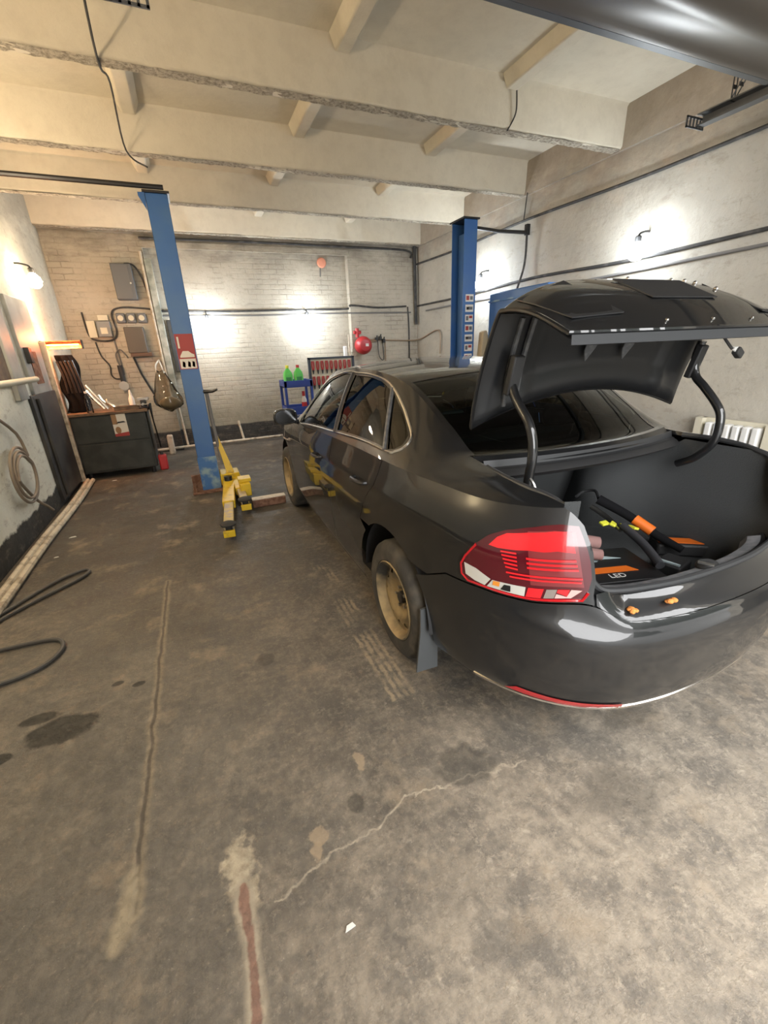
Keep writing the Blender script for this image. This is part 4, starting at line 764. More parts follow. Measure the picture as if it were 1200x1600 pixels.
# ------------------------------------------------------------------ things in the boot and on the bumper
def boot_things():
    # black lamp carton with orange band
    c = Vector((1.635, 1.215, .502)); rz = Matrix.Rotation(-.29, 3, 'Z'); lo = lambda *v: c + rz @ Vector(v)
    t = thing('lamp_carton', 'flat black carton with orange band and LED lettering in the boot', 'box', c)
    g = G(); g.box(c + Vector((0, 0, .034)), (.34, .30, .067), rz); g.build('carton', mat('black_card', (.016, .016, .017), .45), t, bevel=.003)
    def flat(nm, pts, m): g = G(); g.prism([lo(*p, .0685) for p in pts], (0, 0, .0015)); g.build(nm, m, t)
    flat('orange_band', [(-.125, -.075), (.085, -.075), (.055, -.028), (-.155, -.028)], M['orange'])
    flat('pale_arrow', [(-.165, .045), (-.06, .075), (.03, .105), (.01, .075), (.08, .045), (-.03, .048), (-.05, .03)], mat('pale_blue_print', (.42, .52, .54), .5))
    text('lettering', 'LED', .045, lo(-.075, -.118, .0692), (0, 0, -.29), M['white'], t); text('lettering', 'O4', .042, lo(-.15, .0, .0692), (0, 0, -.29), M['white'], t)
    # dusty pink cloth bundle
    g = G(); rr = random.Random(3)
    g.tube([(1.50, 1.42, .618), (1.58, 1.39, .63), (1.685, 1.335, .618)], lambda f: .040 - .010 * f, 10, smooth=5); g.tube([(1.48, 1.33, .607), (1.54, 1.30, .612), (1.615, 1.255, .604)], lambda f: .034 - .008 * f, 10, smooth=5)
    g.ball((1.49, 1.40, .585), .06, (1, 1, .8), 12, 8); g.build('cloth_bundle', M['pink'], None, 'dusty pink folded cloth just inside the boot beside the left lamp', 'cloth')
    # pump handle / umbrella / strut tubes
    g = G(); g.tube([(1.76, 1.07, .60), (1.83, 1.21, .63), (1.87, 1.36, .66)], .020, 12, smooth=4); tb = g.build('air_pump', mat('worn_black_tube', (.05, .05, .055), .35), None, 'black tube of a hand pump lying across the boot floor', 'pump')
    g = G(); g.tube([(1.86, 1.36, .64), (1.88, 1.47, .67), (1.87, 1.56, .70)], .014, 10, smooth=3); g.build('steel_rod', M['steel'], tb)
    g = G(); g.tube([(1.90, 1.55, .74), (1.97, 1.42, .68), (2.02, 1.28, .61), (2.05, 1.16, .57)], lambda f: .026 - .008 * f, 12, smooth=4); um = g.build('umbrella', M['black_cloth'], None, 'folded black umbrella with an orange band and yellow tape in the boot', 'umbrella')
    g = G(); g.tube([(1.985, 1.385, .665), (2.015, 1.30, .622)], .0275, 12); g.build('orange_band', M['orange'], um)
    g = G(); g.tube([(1.90, 1.55, .745), (1.95, 1.62, .76), (1.93, 1.68, .74), (1.86, 1.66, .73)], .008, 8, smooth=4); g.build('crook_handle', D_ := M['black_plastic'], um)
    g = G()
    for k, (x, y, z) in enumerate(((1.81, 1.42, .665), (1.85, 1.40, .66), (1.89, 1.37, .65), (1.93, 1.345, .645))): g.box((x, y, z), (.045, .03, .012), Matrix.Rotation(.5 * k, 3, 'Z') @ Matrix.Rotation(.3, 3, 'X'))
    g.build('tape_wrap', M['hi_vis'], um, bevel=.003)
    g = G(); g.box((2.17, 1.23, .536), (.28, .13, .066), Matrix.Rotation(-.62, 3, 'Z')); tk = g.build('tool_case', M['black_plastic'], None, 'black tool case with an orange stripe on the boot floor, farthest right', 'tool case', bevel=.012)
    g = G(); g.box((2.16, 1.22, .570), (.26, .06, .004), Matrix.Rotation(-.62, 3, 'Z')); g.build('orange_stripe', M['orange'], tk)
    g = G(); g.box((1.93, 1.12, .533), (.14, .11, .06), Matrix.Rotation(.25, 3, 'Z')); w = g.build('charger_box', M['black_plastic'], None, 'small black box with a pale clip between carton and tool case', 'box', bevel=.008)
    g = G(); g.box((1.885, 1.105, .566), (.012, .08, .008), Matrix.Rotation(.25, 3, 'Z')); g.build('pale_clip', mat('pale_clip', (.40, .48, .50), .4), w)
    # orange lumps of old sealant on the bumper top
    for (x, y, z), lab in (((1.215, .80, .688), 'lump of orange sealant on the bumper, nearer the left lamp'), ((1.365, .772, .700), 'lump of orange sealant on the bumper, nearer its middle')):
        g = G(); rr = random.Random(int(x * 1000))
        for k in range(6): g.ball((x + rr.uniform(-.014, .014), y + rr.uniform(-.010, .010), z + .006 + rr.uniform(0, .006)), rr.uniform(.008, .013), (1, 1, .7), 8, 6)
        g.build('sealant_lump', M['bumper_rust'], None, lab, 'sealant', 'orange sealant lumps on the bumper')
boot_things()

# ------------------------------------------------------------------ two-post lift
def sticker(parent, name, x0, x1, y, z0, z1, kind):
    g = G(); g.bb((x0, y - .003, z0), (x1, y, z1)); st = g.build(name, M['poster_red'] if kind == 'car' else M['poster_white'], parent)
    w, h = x1 - x0, z1 - z0; yy = y - .0045
    def sh(poly, m, nm): g = G(); g.prism([(x0 + w * a, yy + .0015, z0 + h * b) for a, b in poly], (0, -.0015, 0)); g.build(nm, m, st)
    if kind == 'car':
        sh([(.05, .02), (.95, .02), (.95, .30), (.05, .30)], M['poster_white'], 'pale_field'); sh([(.12, .38), (.2, .44), (.3, .52), (.62, .52), (.78, .45), (.92, .42), (.92, .34), (.12, .34)], M['poster_white'], 'car_picture')
        sh([(.10, .6), (.2, .6), (.2, .92), (.10, .92)], M['poster_white'], 'white_figure')
        for a in (.15, .45, .7): sh([(a, .08), (a + .16, .05), (a + .18, .2), (a + .05, .24)], M['poster_red'], 'red_blot')
    elif kind == 'car2':
        sh([(.0, .55), (.35, .55), (.35, 1.), (.0, 1.)], M['poster_brown'], 'brown_field'); sh([(.0, .0), (1., .0), (1., .18), (.0, .12)], M['poster_red'], 'red_field')
        sh([(.3 + .2 * math.cos(q * PI / 8), .28 + .16 * math.sin(q * PI / 8)) for q in range(16)], M['poster_brown'], 'wheel_picture'); sh([(.2, .58), (.95, .62), (.8, .68), (.4, .66)], M['black_plastic'], 'dark_band')
    else:
        k = kind
        for a, b, c_, d_, m in [((.08, .2, .45, .8, 'poster_red'), (.55, .25, .9, .75, 'panelgrey')), ((.1, .3, .9, .7, 'panelgrey'), (.2, .1, .4, .9, 'poster_white')), ((.1, .2, .4, .8, 'panelgrey'), (.5, .5, .9, .85, 'poster_red'))][k % 3]:
            sh([(a, b), (c_, b), (c_, d_), (a, d_)], M[m], 'pictogram')
    return st
def lift_post(x0, x1, y, side, label):
    t = thing('lift_post', label, 'car lift post', ((x0 + x1) / 2, y + .15, 0), 'posts of the two-post car lift')
    cx = (x0 + x1) / 2; d = .30; g = G()
    g.bb((x0, y, .02), (x1, y + .012, 3.03)); g.bb((x0, y + d - .012, .02), (x1, y + d, 3.03))
    if side > 0: g.bb((x0, y, .02), (x0 + .012, y + d, 3.03)); s0 = x1
    else: g.bb((x1 - .012, y, .02), (x1, y + d, 3.03)); s0 = x0
    g.bb((cx - .01, y + .03, .02), (cx + .01, y + d - .03, 2.9)); g.build('column', M['blue'], t, bevel=.01)
    g = G(); g.bb((x0 - .02, y - .02, 3.03), (x1 + .02, y + d + .02, 3.05)); g.build('cap', M['dark_metal'], t)
    if side > 0:
        g = G(); g.prism([(x0 - .002, y, 3.03), (x0 - .06, y, 3.03), (x0 - .06, y, 3.0), (x0 - .002, y, 2.88)], (0, .012, 0)); g.build('gusset', M['blue'], t)
    g = G(); g.bb((x0 - .12, y - .10, 0), (x1 + .10, y + d + .1, .022)); g.build('base_plate', M['rust'], t, bevel=.004)
    g = G(); g.bb((x0 - .006, y - .006, .022), (x1 + .006, y + .002, .42)); g.build('worn_foot', M['blue_worn'], t)
    for dx, dy in ((-.08, -.06), (-.08, .1), (.06, -.07)):
        g = G(); bx, by = (x0 if dx < 0 else x1) + dx, y + dy; g.cyl((bx, by, .02), (bx, by, .075), .016, n=6); g.cyl((bx, by, .075), (bx, by, .11), .009, n=8); g.build('anchor_bolt', M['rust'], t)
    return t
def lift():
    L = lift_post(-.095, .105, 5.42, 1, 'blue lift post with a poster and yellow arms, left of the car')
    sticker(L, 'poster', -.085, .095, 5.42, 1.41, 1.77, 'car')
    g = G(); g.prism([(-.20, 5.36, .022), (-.10, 5.42, .022), (-.10, 5.44, .022), (-.20, 5.40, .022)], (0, 0, .20)); g.build('foot_gusset', M['rust'], L)
    g = G(); g.tube([(.10, 5.44, 1.16), (.20, 5.42, 1.16), (.25, 5.38, 1.18)], lambda f: .022 - .010 * f, 8); g.build('latch_lever', M['dark_metal'], L)
    g = G(); g.tube([(.135, 5.46, 1.14), (.14, 5.46, .85), (.16, 5.46, .5), (.17, 5.46, .3)], .02, 8); g.build('cable_guard', M['greycable'], L)
    g = G(); g.prism([(.125, 5.47, .75), (.145, 5.47, .75), (.29, 5.40, .18), (.20, 5.40, .18)], (0, .05, 0)); g.build('carriage_strut', M['yellow'], L)
    g = G(); g.bb((.12, 5.35, .06), (.34, 5.62, .20)); g.build('carriage', M['yellow'], L, bevel=.01)
    def arm(parent, a, b, w, pad=True, m2='yellow_worn'):
        a, b = Vector(a), Vector(b); m = a.lerp(b, .52); d = (b - a).normalized(); s = Vector((-d.y, d.x, 0))
        def bar(p, q, w_, h_, z): g = G(); g.prism([p + s * w_ + Vector((0, 0, z)), q + s * w_ + Vector((0, 0, z)), q - s * w_ + Vector((0, 0, z)), p - s * w_ + Vector((0, 0, z))], (0, 0, h_)); return g
        am = bar(a, m + d * .05, w, .085, .055).build('lift_arm', M['yellow'], parent, bevel=.006)
        bar(m - d * .1, b, w * .72, .06, .068).build('extension', M[m2], am, bevel=.005)
        g = G(); p = a + d * .03; g.cyl((p.x, p.y, .04), (p.x, p.y, .19), .045, n=16); g.build('pivot_pin', M['dark_metal'], am)
        if pad:
            g = G(); g.lathe([(.03, .05), (.03, .13), (.065, .135), (.07, .15), (.05, .162), (.001, .165)], (b.x, b.y, 0), (0, 0, 1), 20); g.build('pad', M['rubber'], am)
            g = G(); e = b + d * .06; g.box((e.x, e.y, .075), (.10, .03, .06), Matrix.Rotation(math.atan2(d.y, d.x) - PI / 2, 3, 'Z')); g.build('end_clip', M['yellow'], am, bevel=.004)
    arm(L, (.20, 5.30, 0), (.075, 3.78, 0), .062); arm(L, (.30, 5.50, 0), (.29, 4.42, 0), .055)
    g = G(); g.bb((.28, 4.86, .20), (.42, 5.02, .24)); g.bb((.29, 4.78, .06), (.40, 5.06, .20)); g.build('adapter_block', M['yellow'], L, bevel=.006)
    g = G(); g.bb((.37, 4.50, 0), (.72, 4.60, .085)); tb = g.build('timber_bar', M['rust'], None, 'low rusty bar on the floor between the yellow lift arms and front wheel', 'bar', bevel=.01)
    g = G(); g.bb((.37, 4.505, .085), (.72, 4.595, .095)); g.build('worn_top', M['pipe'], tb)
    # tube carried across to the left wall
    g = G(); g.tube([(XL, 5.40, 3.08), (-.10, 5.40, 3.075), (.08, 5.40, 3.075)], .022, 8); g.build('cross_tube', M['dark_metal'], None, 'dark tube running from the left lift post to the left wall', 'tube')
    Rp = lift_post(3.53, 3.73, 5.42, -1, 'blue lift post with a column of warning stickers, right of the car')
    for k in range(7): sticker(Rp, 'warning_sticker', 3.575, 3.70, 5.42, 2.08 - .125 * k, 2.17 - .125 * k, k)
    g = G(); g.tube([(3.73, 5.5, 2.96), (4.0, 5.35, 2.90), (4.28, 5.12, 2.85)], .022, 8); g.build('hose_arm', M['dark_metal'], Rp)
    g = G(); g.box((4.28, 5.12, 2.88), (.05, .05, .12)); g.build('arm_end', M['dark_metal'], Rp)
    arm(Rp, (3.42, 5.35, 0), (2.75, 4.5, 0), .06)
    # hose hanging from the arm
    g = G(); g.tube([(4.28, 5.12, 2.84), (4.29, 5.14, 2.5), (4.24, 5.2, 2.2), (4.2, 5.26, 1.9)], .014, 8, smooth=6); g.build('drop_hose', M['cable'], None, 'black hose hanging from the arm of the right lift post', 'hose')
    # tall blue cabinet beside right post
    t = thing('hydraulic_cabinet', 'tall blue cabinet behind the raised boot lid beside the right lift post', 'cabinet', (4.12, 4.6, 0))
    g = G(); g.bb((3.86, 4.2, .1), (4.33, 5.28, 2.16)); g.build('body', M['blue'], t, bevel=.012)
    g = G(); g.bb((3.846, 4.24, .2), (3.86, 5.24, 1.5)); g.build('door', M['blue_cart'], t, bevel=.004)
    g = G(); g.bb((3.84, 4.2, 2.05), (4.33, 5.28, 2.07)); g.build('trim_line', M['blue_worn'], t)
    g = G(); g.bb((3.86, 4.2, 0), (4.33, 5.28, .1)); g.build('plinth', M['dark_metal'], t)
    g = G(); g.prism([(3.79, 5.30, 1.70), (3.86, 5.30, 1.72), (3.93, 5.30, 1.56), (3.95, 5.30, 1.30), (3.76, 5.30, 1.30)], (0, .10, 0)); g.build('hanging_bag', M['beige'], None, 'beige cloth bag hanging between the right post and blue cabinet', 'bag', bevel=.02)
lift()

# ------------------------------------------------------------------ lamps and heater
def lamp(p, label, warm=False, wall=(0, 1, 0), w=None):
    n = Vector(wall); p = Vector(p)
    t = thing('wall_lamp', label, 'lamp', p + n * .1, 'bare wall lamps')
    g = G(); g.lathe([(.001, -.085), (.04, -.078), (.068, -.05), (.078, -.01), (.066, .03), (.036, .062), (.024, .08)], p, (0, 0, 1), 18); b = g.build('bulb', M['bulb_warm' if warm else 'bulb'], t)
    g = G(); g.lathe([(.024, .07), (.03, .078), (.03, .12), (.02, .13)], p, (0, 0, 1), 16); g.build('socket', M['black_plastic'], t)
    g = G(); g.tube([p + Vector((0, 0, .125)), p + Vector((0, 0, .15)) + n * .02, p + Vector((0, 0, .17)) + n * .1, p + Vector((0, 0, .17)) + n * .148], .01, 8, smooth=4); g.build('bracket', M['black_plastic'], t)
    l = bpy.data.lights.new('bulb_light', 'POINT'); l.energy = w or (WARM_W if warm else BULB_W); l.color = (1, .78, .53) if warm else (.88, .95, 1.); l.shadow_soft_size = .06
    o = bpy.data.objects.new('bulb_light', l); COL.objects.link(o); o.location = p + Vector((0, 0, 0)) - n * .26; o.parent = t; o.location -= WL[t.name]
lamp((.42, 8.28, 2.04), 'glaring white bulb on the back wall, just right of the left post'); lamp((2.11, 8.28, 2.07), 'glaring white bulb on the back wall above the blue trolley')
lamp((4.21, 6.0, 2.38), 'glaring white bulb on the right wall beside the right post', wall=(1, 0, 0)); lamp((4.21, 3.42, 2.33), 'glaring white bulb on the right wall above the raised boot lid', wall=(1, 0, 0), w=19)
lamp((-1.46, 6.70, 2.43), 'warm glowing bulb high on the left wall by the bench', True, wall=(-1, 0, 0), w=15); lamp((-1.46, 2.3, 2.43), 'unseen warm bulb added on the left wall nearest the doorway', True, wall=(-1, 0, 0)); lamp((-1.46, 4.55, 2.43), 'unseen warm bulb added on the left wall above the coiled cable', True, wall=(-1, 0, 0), w=30)  # last two bulbs are out of frame, added to light ceiling and mid-room
def heater():
    t = thing('infrared_heater', 'glowing orange bar heater above the cluttered workbench', 'heater', (-1.38, 6.76, 1.66))
    g = G(); g.cyl((-1.56, 6.74, 1.735), (-1.20, 6.74, 1.735), .011, n=10); g.build('rod', M['glow'], t)
    g = G(); n = 10; g.grid([[(x, 6.745 - .04 * math.cos(PI * (.5 + i / n) ), 1.735 + .045 * math.sin(PI * (.5 - i / n))) for i in range(n + 1)] for x in (-1.60, -1.17)]); g.build('reflector', M['rust'], t)
    for x in (-1.59, -1.17):
        g = G(); g.box((x, 6.76, 1.735), (.012, .08, .10)); g.build('end_cap', M['dark_metal'], t)
    g = G(); g.tube([(-1.38, 6.80, 1.735), (-1.38, 7.2, 1.72), (-1.6, 7.3, 1.72)], .01); g.build('bracket', M['dark_metal'], t)
    l = bpy.data.lights.new('heater_light', 'AREA'); l.shape = 'RECTANGLE'; l.size = .36; l.size_y = .03; l.energy = HEATER_W; l.color = (1, .30, .08)
    o = bpy.data.objects.new('heater_light', l); COL.objects.link(o); o.location = Vector((-1.38, 6.72, 1.725)) - WL[t.name]; o.rotation_euler = (math.radians(70), 0, 0); o.parent = t
    l2 = bpy.data.lights.new('heater_light', 'POINT'); l2.energy = HEATER_W * 1.2; l2.color = (1, .36, .13); l2.shadow_soft_size = .06
    o = bpy.data.objects.new('heater_light', l2); COL.objects.link(o); o.location = Vector((-1.38, 6.86, 1.82)) - WL[t.name]; o.parent = t
heater()

# ------------------------------------------------------------------ workbench corner
def bench():
    t = thing('workbench', 'dark green-black steel workbench with a car poster in the far left corner', 'workbench', (-1.1, 7.0, 0))
    g = G(); g.bb((-1.55, 6.80, .09), (-.66, 7.35, .86)); g.build('body', M['bench'], t, bevel=.008)
    g = G(); g.bb((-1.53, 6.788, .12), (-.68, 6.80, .48)); g.build('lower_door', M['bench'], t, bevel=.004)
    g = G(); g.bb((-1.53, 6.788, .50), (-.68, 6.80, .84)); g.build('upper_door', M['bench'], t, bevel=.004)
    g = G(); g.bb((-1.57, 6.77, .86), (-.62, 7.38, .895)); g.build('worktop', M['wood'], t, bevel=.004)
    for x in (-1.5, -.72):
        for y in (6.86, 7.28):
            g = G(); g.cyl((x, y, 0), (x, y, .09), .03); g.build('leg', M['dark_metal'], t)
    sticker(t, 'poster', -1.075, -.905, 6.788, .56, .855, 'car2')
    # bench vise
    v = thing('bench_vise', 'grey bench vise on the right corner of the workbench', 'vise', (-.66, 6.86, .895))
    g = G(); g.bb((-.72, 6.80, .895), (-.60, 6.95, .92)); g.box((-.66, 6.90, .96), (.07, .12, .10)); g.build('body', M['dark_metal'], v, bevel=.01)
    g = G(); g.bb((-.73, 6.86, 1.0), (-.59, 6.885, 1.04)); g.bb((-.73, 6.93, 1.0), (-.59, 6.955, 1.04)); g.build('jaw', M['steel'], v, bevel=.004)
    g = G(); g.cyl((-.66, 6.72, .96), (-.66, 6.86, .96), .014); g.cyl((-.73, 6.73, .96), (-.59, 6.73, .96), .007); g.build('screw_handle', M['steel'], v)
    # water bottle
    b = thing('water_bottle', 'clear crumpled plastic bottle on the left front of the bench', 'bottle', (-1.29, 6.815, .895))
    g = G(); g.lathe([(.001, 0), (.04, .0), (.042, .02), (.039, .07), (.042, .1), (.04, .15), (.036, .19), (.016, .235), (.014, .255)], (-1.29, 6.815, .896), (0, 0, 1), 18); g.build('body', M['bottle'], b)
    g = G(); g.cyl((-1.29, 6.815, 1.145), (-1.29, 6.815, 1.17), .017); g.build('cap', M['white'], b)
    # white bottle, tray, pad
    b = thing('spray_bottle', 'white plastic bottle standing at the back of the bench', 'bottle', (-.82, 7.1, .895))
    g = G(); g.lathe([(.001, 0), (.035, 0), (.037, .02), (.037, .12), (.02, .165), (.016, .175)], (-.82, 7.1, .896), (0, 0, 1), 18); g.build('body', M['white'], b)
    g = G(); g.lathe([(.018, .17), (.018, .19), (.01, .235), (.001, .24)], (-.82, 7.1, .896), (0, 0, 1), 14); g.build('nozzle', M['white'], b)
    g = G(); g.bb((-1.02, 6.80, .896), (-.72, 7.02, .93)); g.bb((-1.02, 6.80, .93), (-.72, 6.815, .955)); g.build('parts_tray', M['wood'], None, 'shallow brown parts tray on the bench top, left of the vise', 'tray', bevel=.004)
    g = G(); rr = random.Random(5); fr = [(-1.10, 6.90), (-1.15, 6.98), (-1.06, 7.02), (-1.00, 6.95)]
    for i, (x, y) in enumerate(fr):
        q = G(); q.tube([(x, y, .918), (x - .10, y + .02, 1.09 - .03 * i), (x - .19 + .03 * i, y + .04, 1.24 - .07 * i)], .016 + .006 * (i % 2), 8); q.build('shiny_wrench', M['chrome'], None, ['shiny steel bar propped on the bench, front one of four', 'shiny steel bar propped on the bench, leftmost of four', 'shiny steel bar propped on the bench, rear one of four', 'shiny steel bar propped on the bench, rightmost of four'][i], 'wrench', 'shiny bars on the bench')
    # jackets piled under the heater
    g = G(); n = 36; m = 34; rr = random.Random(9); rows = []
    for i in range(m + 1):
        z = .90 + .72 * i / m; row = []
        for j in range(n):
            a = 2 * PI * j / n; f = 1 - .25 * (i / m) ** 2; w = .16 * f * (1 + .14 * math.sin(5 * a + z * 5) + .09 * math.sin(9 * a - z * 9) + .10 * math.sin(z * 17)); dpt = .13 * f * (1 + .18 * math.sin(6 * a + 1 + z * 7)); row.append((-1.455 + .72 * w * math.cos(a) + .02 * math.sin(z * 14), 7.06 + .9 * dpt * math.sin(a), z))
        rows.append(row)
    g.loft([[Vector(p) for p in r] for r in rows]); j = g.build('hanging_jackets', M['black_cloth'], None, 'black work jackets hanging in a heap under the glowing heater', 'jackets', sharp=0)
    g = G()
    for k in range(5): g.tube([(-1.53 + .04 * k, 6.95, 1.55), (-1.50 + .04 * k, 6.94, 1.35), (-1.50 + .045 * k, 6.95, 1.15)], .014, 8, smooth=4)
    g.build('sleeve_folds', mat('dark_sheen_cloth', (.014, .014, .016), .3), j)
    # red can right of the bench
    b = thing('red_canister', 'small red canister on the floor right of the workbench', 'canister', (-.58, 6.95, 0))
    g = G(); g.bb((-.64, 6.88, 0), (-.53, 7.0, .22)); g.build('body', M['red'], b, bevel=.02); g = G(); g.cyl((-.585, 6.94, .22), (-.585, 6.94, .26), .02); g.build('cap', M['black_plastic'], b)
    # apron/rags hanging on the bench's right end
    g = G(); g.grid([[(-.578 + .02 * math.sin(7 * y + 4 * z), 6.80 + y, z) for y in np.linspace(0, .3, 8)] for z in np.linspace(.35, .94, 9)]); g.build('hanging_rag', M['black_cloth'], None, 'dark rag hanging over the right end of the workbench', 'rag', solid=.012)
bench()

def left_back_wall():
    y = YB
    # electric cabinet
    t = thing('electric_cabinet', 'large blue-grey electric cabinet high on the back wall', 'electric box', (-.68, y, 2.4))
    g = G(); g.bb((-.80, y - .16, 2.38), (-.53, y, 2.86)); g.build('case', M['panelgrey'], t, bevel=.008); g = G(); g.bb((-.79, y - .168, 2.39), (-.57, y - .16, 2.85)); g.build('door', M['panelgrey'], t, bevel=.004)
    g = G(); g.cyl((-.575, y - .18, 2.6), (-.575, y - .165, 2.6), .012); g.build('lock', M['steel'], t)
    t = thing('electric_meter', 'grey meter box with a pale dial on the back wall', 'electric box', (-1.1, y, 1.85))
    g = G(); g.bb((-1.17, y - .10, 1.87), (-.99, y, 2.09)); g.build('case', M['grey'], t, bevel=.008); g = G(); g.bb((-1.13, y - .106, 1.91), (-1.04, y - .10, 2.0)); g.build('dial', M['cream'], t)
    g = G(); g.bb((-1.14, y - .06, 2.10), (-1.0, y, 2.18)); g.build('junction_box', M['cream'], None, 'small cream junction box above the grey meter', 'electric box', bevel=.006)
    g = G(); g.bb((-1.30, y - .08, 1.86), (-1.19, y, 2.10)); g.build('switch_box', M['cream'], None, 'narrow cream switch box left of the grey meter', 'electric box', bevel=.006)
    for k, (lab) in enumerate(('grey socket on the back wall, nearest the meter', 'middle grey socket of the row under the cabinet', 'grey socket of the row, nearest the blue post')):
        x = -.83 + .145 * k; t = thing('wall_socket', lab, 'socket', (x, y, 2.05), 'sockets under the electric cabinet')
        g = G(); g.bb((x - .06, y - .06, 2.06), (x + .06, y, 2.20)); g.build('case', M['panelgrey'], t, bevel=.01); g = G(); g.cyl((x, y - .075, 2.13), (x, y - .06, 2.13), .04); g.build('flap', M['cream'], t)
    g = G(); g.bb((-.82, y - .14, 1.62), (-.55, y, 2.0)); t = g.build('dark_wall_box', mat('brown_grey_box', (.10, .085, .07), .6), None, 'dark brown-grey box under the row of sockets', 'electric box', bevel=.01)
    g = G(); g.bb((-.80, y - .16, 1.57), (-.50, y, 1.62)); g.build('base_flange', mat('rust_brown', (.12, .07, .05), .7), t)
    # grinder hanging
    t = thing('angle_grinder', 'black angle grinder hanging on the back wall above the bench', 'grinder', (-1.0, y - .08, 1.2))
    g = G(); g.tube([(-1.0, y - .07, 1.45), (-1.0, y - .07, 1.18)], .035, 12); g.ball((-1.0, y - .07, 1.14), .05); g.build('body', M['black_plastic'], t)
    g = G(); g.cyl((-1.0, y - .13, 1.14), (-1.0, y - .12, 1.14), .07, n=24); g.build('disc', M['steel'], t); g = G(); g.tube([(-1.0, y - .06, 1.45), (-1.02, y - .05, 1.6), (-.95, y - .04, 1.68), (-.88, y - .03, 1.6), (-.86, y - .03, 1.55)], .01, 8, smooth=5); g.build('cord', M['greycable'], t)
    g = G(); g.tube([(-.78, y - .05, 1.56), (-.72, y - .06, 1.3), (-.60, y - .10, .98)], .016, 8); g.build('pry_bar', M['dark_metal'], None, 'dark bar leaning on the orange-lit brickwork above the bench', 'pry bar')
    # cables
    for nm, lab, pts, r, m in (('wall_cable', 'black cable looping from cabinet top down to the sockets', [(-.62, y - .02, 2.88), (-.5, y - .03, 2.86), (-.42, y - .03, 2.7), (-.38, y - .02, 2.45), (-.36, y - .02, 2.25)], .013, 'cable'),
                               ('wall_cable', 'black cable looping round the meter and down to the bench', [(-1.33, y - .02, 2.22), (-1.31, y - .02, 1.9), (-1.2, y - .03, 1.82), (-1.0, y - .03, 1.83), (-.93, y - .03, 1.95), (-.94, y - .03, 2.2), (-.80, y - .03, 2.28), (-.5, y - .03, 2.27), (-.36, y - .02, 2.25)], .013, 'cable'),
                               ('wall_cable', 'black cable dropping from the meter to the heater side', [(-1.25, y - .02, 1.8), (-1.22, y - .02, 1.6), (-1.14, y - .02, 1.45), (-1.15, y - .02, 1.32), (-1.1, y - .02, 1.25), (-.99, y - .02, 1.25)], .011, 'cable'),
                               ('wall_cable', 'grey cable running straight down from the meter to the grinder', [(-1.0, y - .02, 1.87), (-.98, y - .02, 1.6), (-.97, y - .02, 1.3)], .012, 'greycable'),
                               ('wall_pipe', 'thick dark pipe along the back wall between the two lamps', [(-.34, y + .10, 2.24), (.6, y + .10, 2.225), (1.6, y + .09, 2.235), (2.9, y + .09, 2.25), (2.96, y - .02, 2.30), (3.5, y - .02, 2.26), (4.1, y - .02, 2.28)], .017, 'cable'),
                               ('wall_pipe', 'grey conduit just under the thick dark pipe on the back wall', [(-.34, y + .12, 2.17), (1.2, y + .12, 2.16), (2.9, y + .12, 2.18), (2.97, y - .015, 2.17), (4.2, y - .015, 2.17)], .013, 'greycable'),
                               ('wall_pipe', 'black pipe along the lintel at the top of the back wall', [(-.35, y - .05, 3.22), (1.2, y - .05, 3.235), (2.9, y - .05, 3.23), (4.1, y - .04, 3.22), (4.2, y - .04, 3.1)], .018, 'cable'),
                               ('wall_pipe', 'black upright pipe in the right-hand corner of the back wall', [(4.27, y - .06, 3.3), (4.28, y - .06, 2.6), (4.29, y - .06, 1.95)], .03, 'cable'),
                               ('wall_cable', 'black cable dropping down the back wall right of the red tank', [(4.13, y - .02, 2.27), (4.15, y - .02, 1.9), (4.15, y - .02, 1.2)], .014, 'cable'),
                               ('wall_pipe', 'thin brown heating pipe from the red tank to the corner', [(3.25, y - .03, 1.70), (4.1, y - .03, 1.66), (XR - .03, y - .2, 1.68), (XR - .03, y - .9, 1.80), (XR - .03, y - .95, 1.4)], .013, 'copper'),
                               ('wall_pipe', 'thin brown pipe branching down the back wall', [(3.62, y - .03, 1.68), (3.62, y - .03, 1.2)], .011, 'copper'),
                               ('wall_pipe', 'pale grey upright pipe in the niche corner behind the left post', [(-.37, y - .03, 3.05), (-.37, y - .03, 2.0), (-.36, y - .03, .9)], .022, 'pipe'),
                               ('floor_pipe', 'pale pipe running along the foot of the back wall', [(-.75, y - .06, .05), (.3, y - .05, .06), (1.5, y - .04, .06), (3.0, y - .06, .06)], .022, 'pipe'),
                               ('wall_pipe', 'short pale pipe rising from the floor pipe right of the left post', [(.66, y + .06, .40), (.70, y + .0, .1), (.70, y - .04, .06)], .020, 'pipe'),
                               ('wall_pipe', 'pale pipe running down beside the hanging plastic sack', [(-.28, y - .03, .75), (-.26, y - .03, .3), (-.25, y - .05, .07)], .018, 'pipe'),
                               ):
        g = G(); g.tube(pts, r, 8, smooth=6); g.build(nm, M[m], None, lab, 'pipe' if 'pipe' in nm else 'cable')
    g = G(); g.bb((-.34, y - .05, 1.0), (-.24, y + .0, 2.95)); g.build('trim_post', mat('green_grey_board', (.22, .25, .22), .7, col2=(.5, .52, .48), scale=6), None, 'grey-green board upright at the niche edge behind the left post', 'board', bevel=.006)
    g = G(); g.bb((-.20, y + .06, 1.3), (-.10, y + .13, 2.1)); g.build('leaning_board', mat('dark_board', (.06, .058, .055), .7), None, 'dark narrow board leaning in the niche behind the left post', 'board', bevel=.006)
    # plastic sack
    t = thing('plastic_sack', 'translucent plastic sack hanging left of the left lift post', 'sack', (-.38, 7.9, .72))
    g = G(); n = 20; rings = []
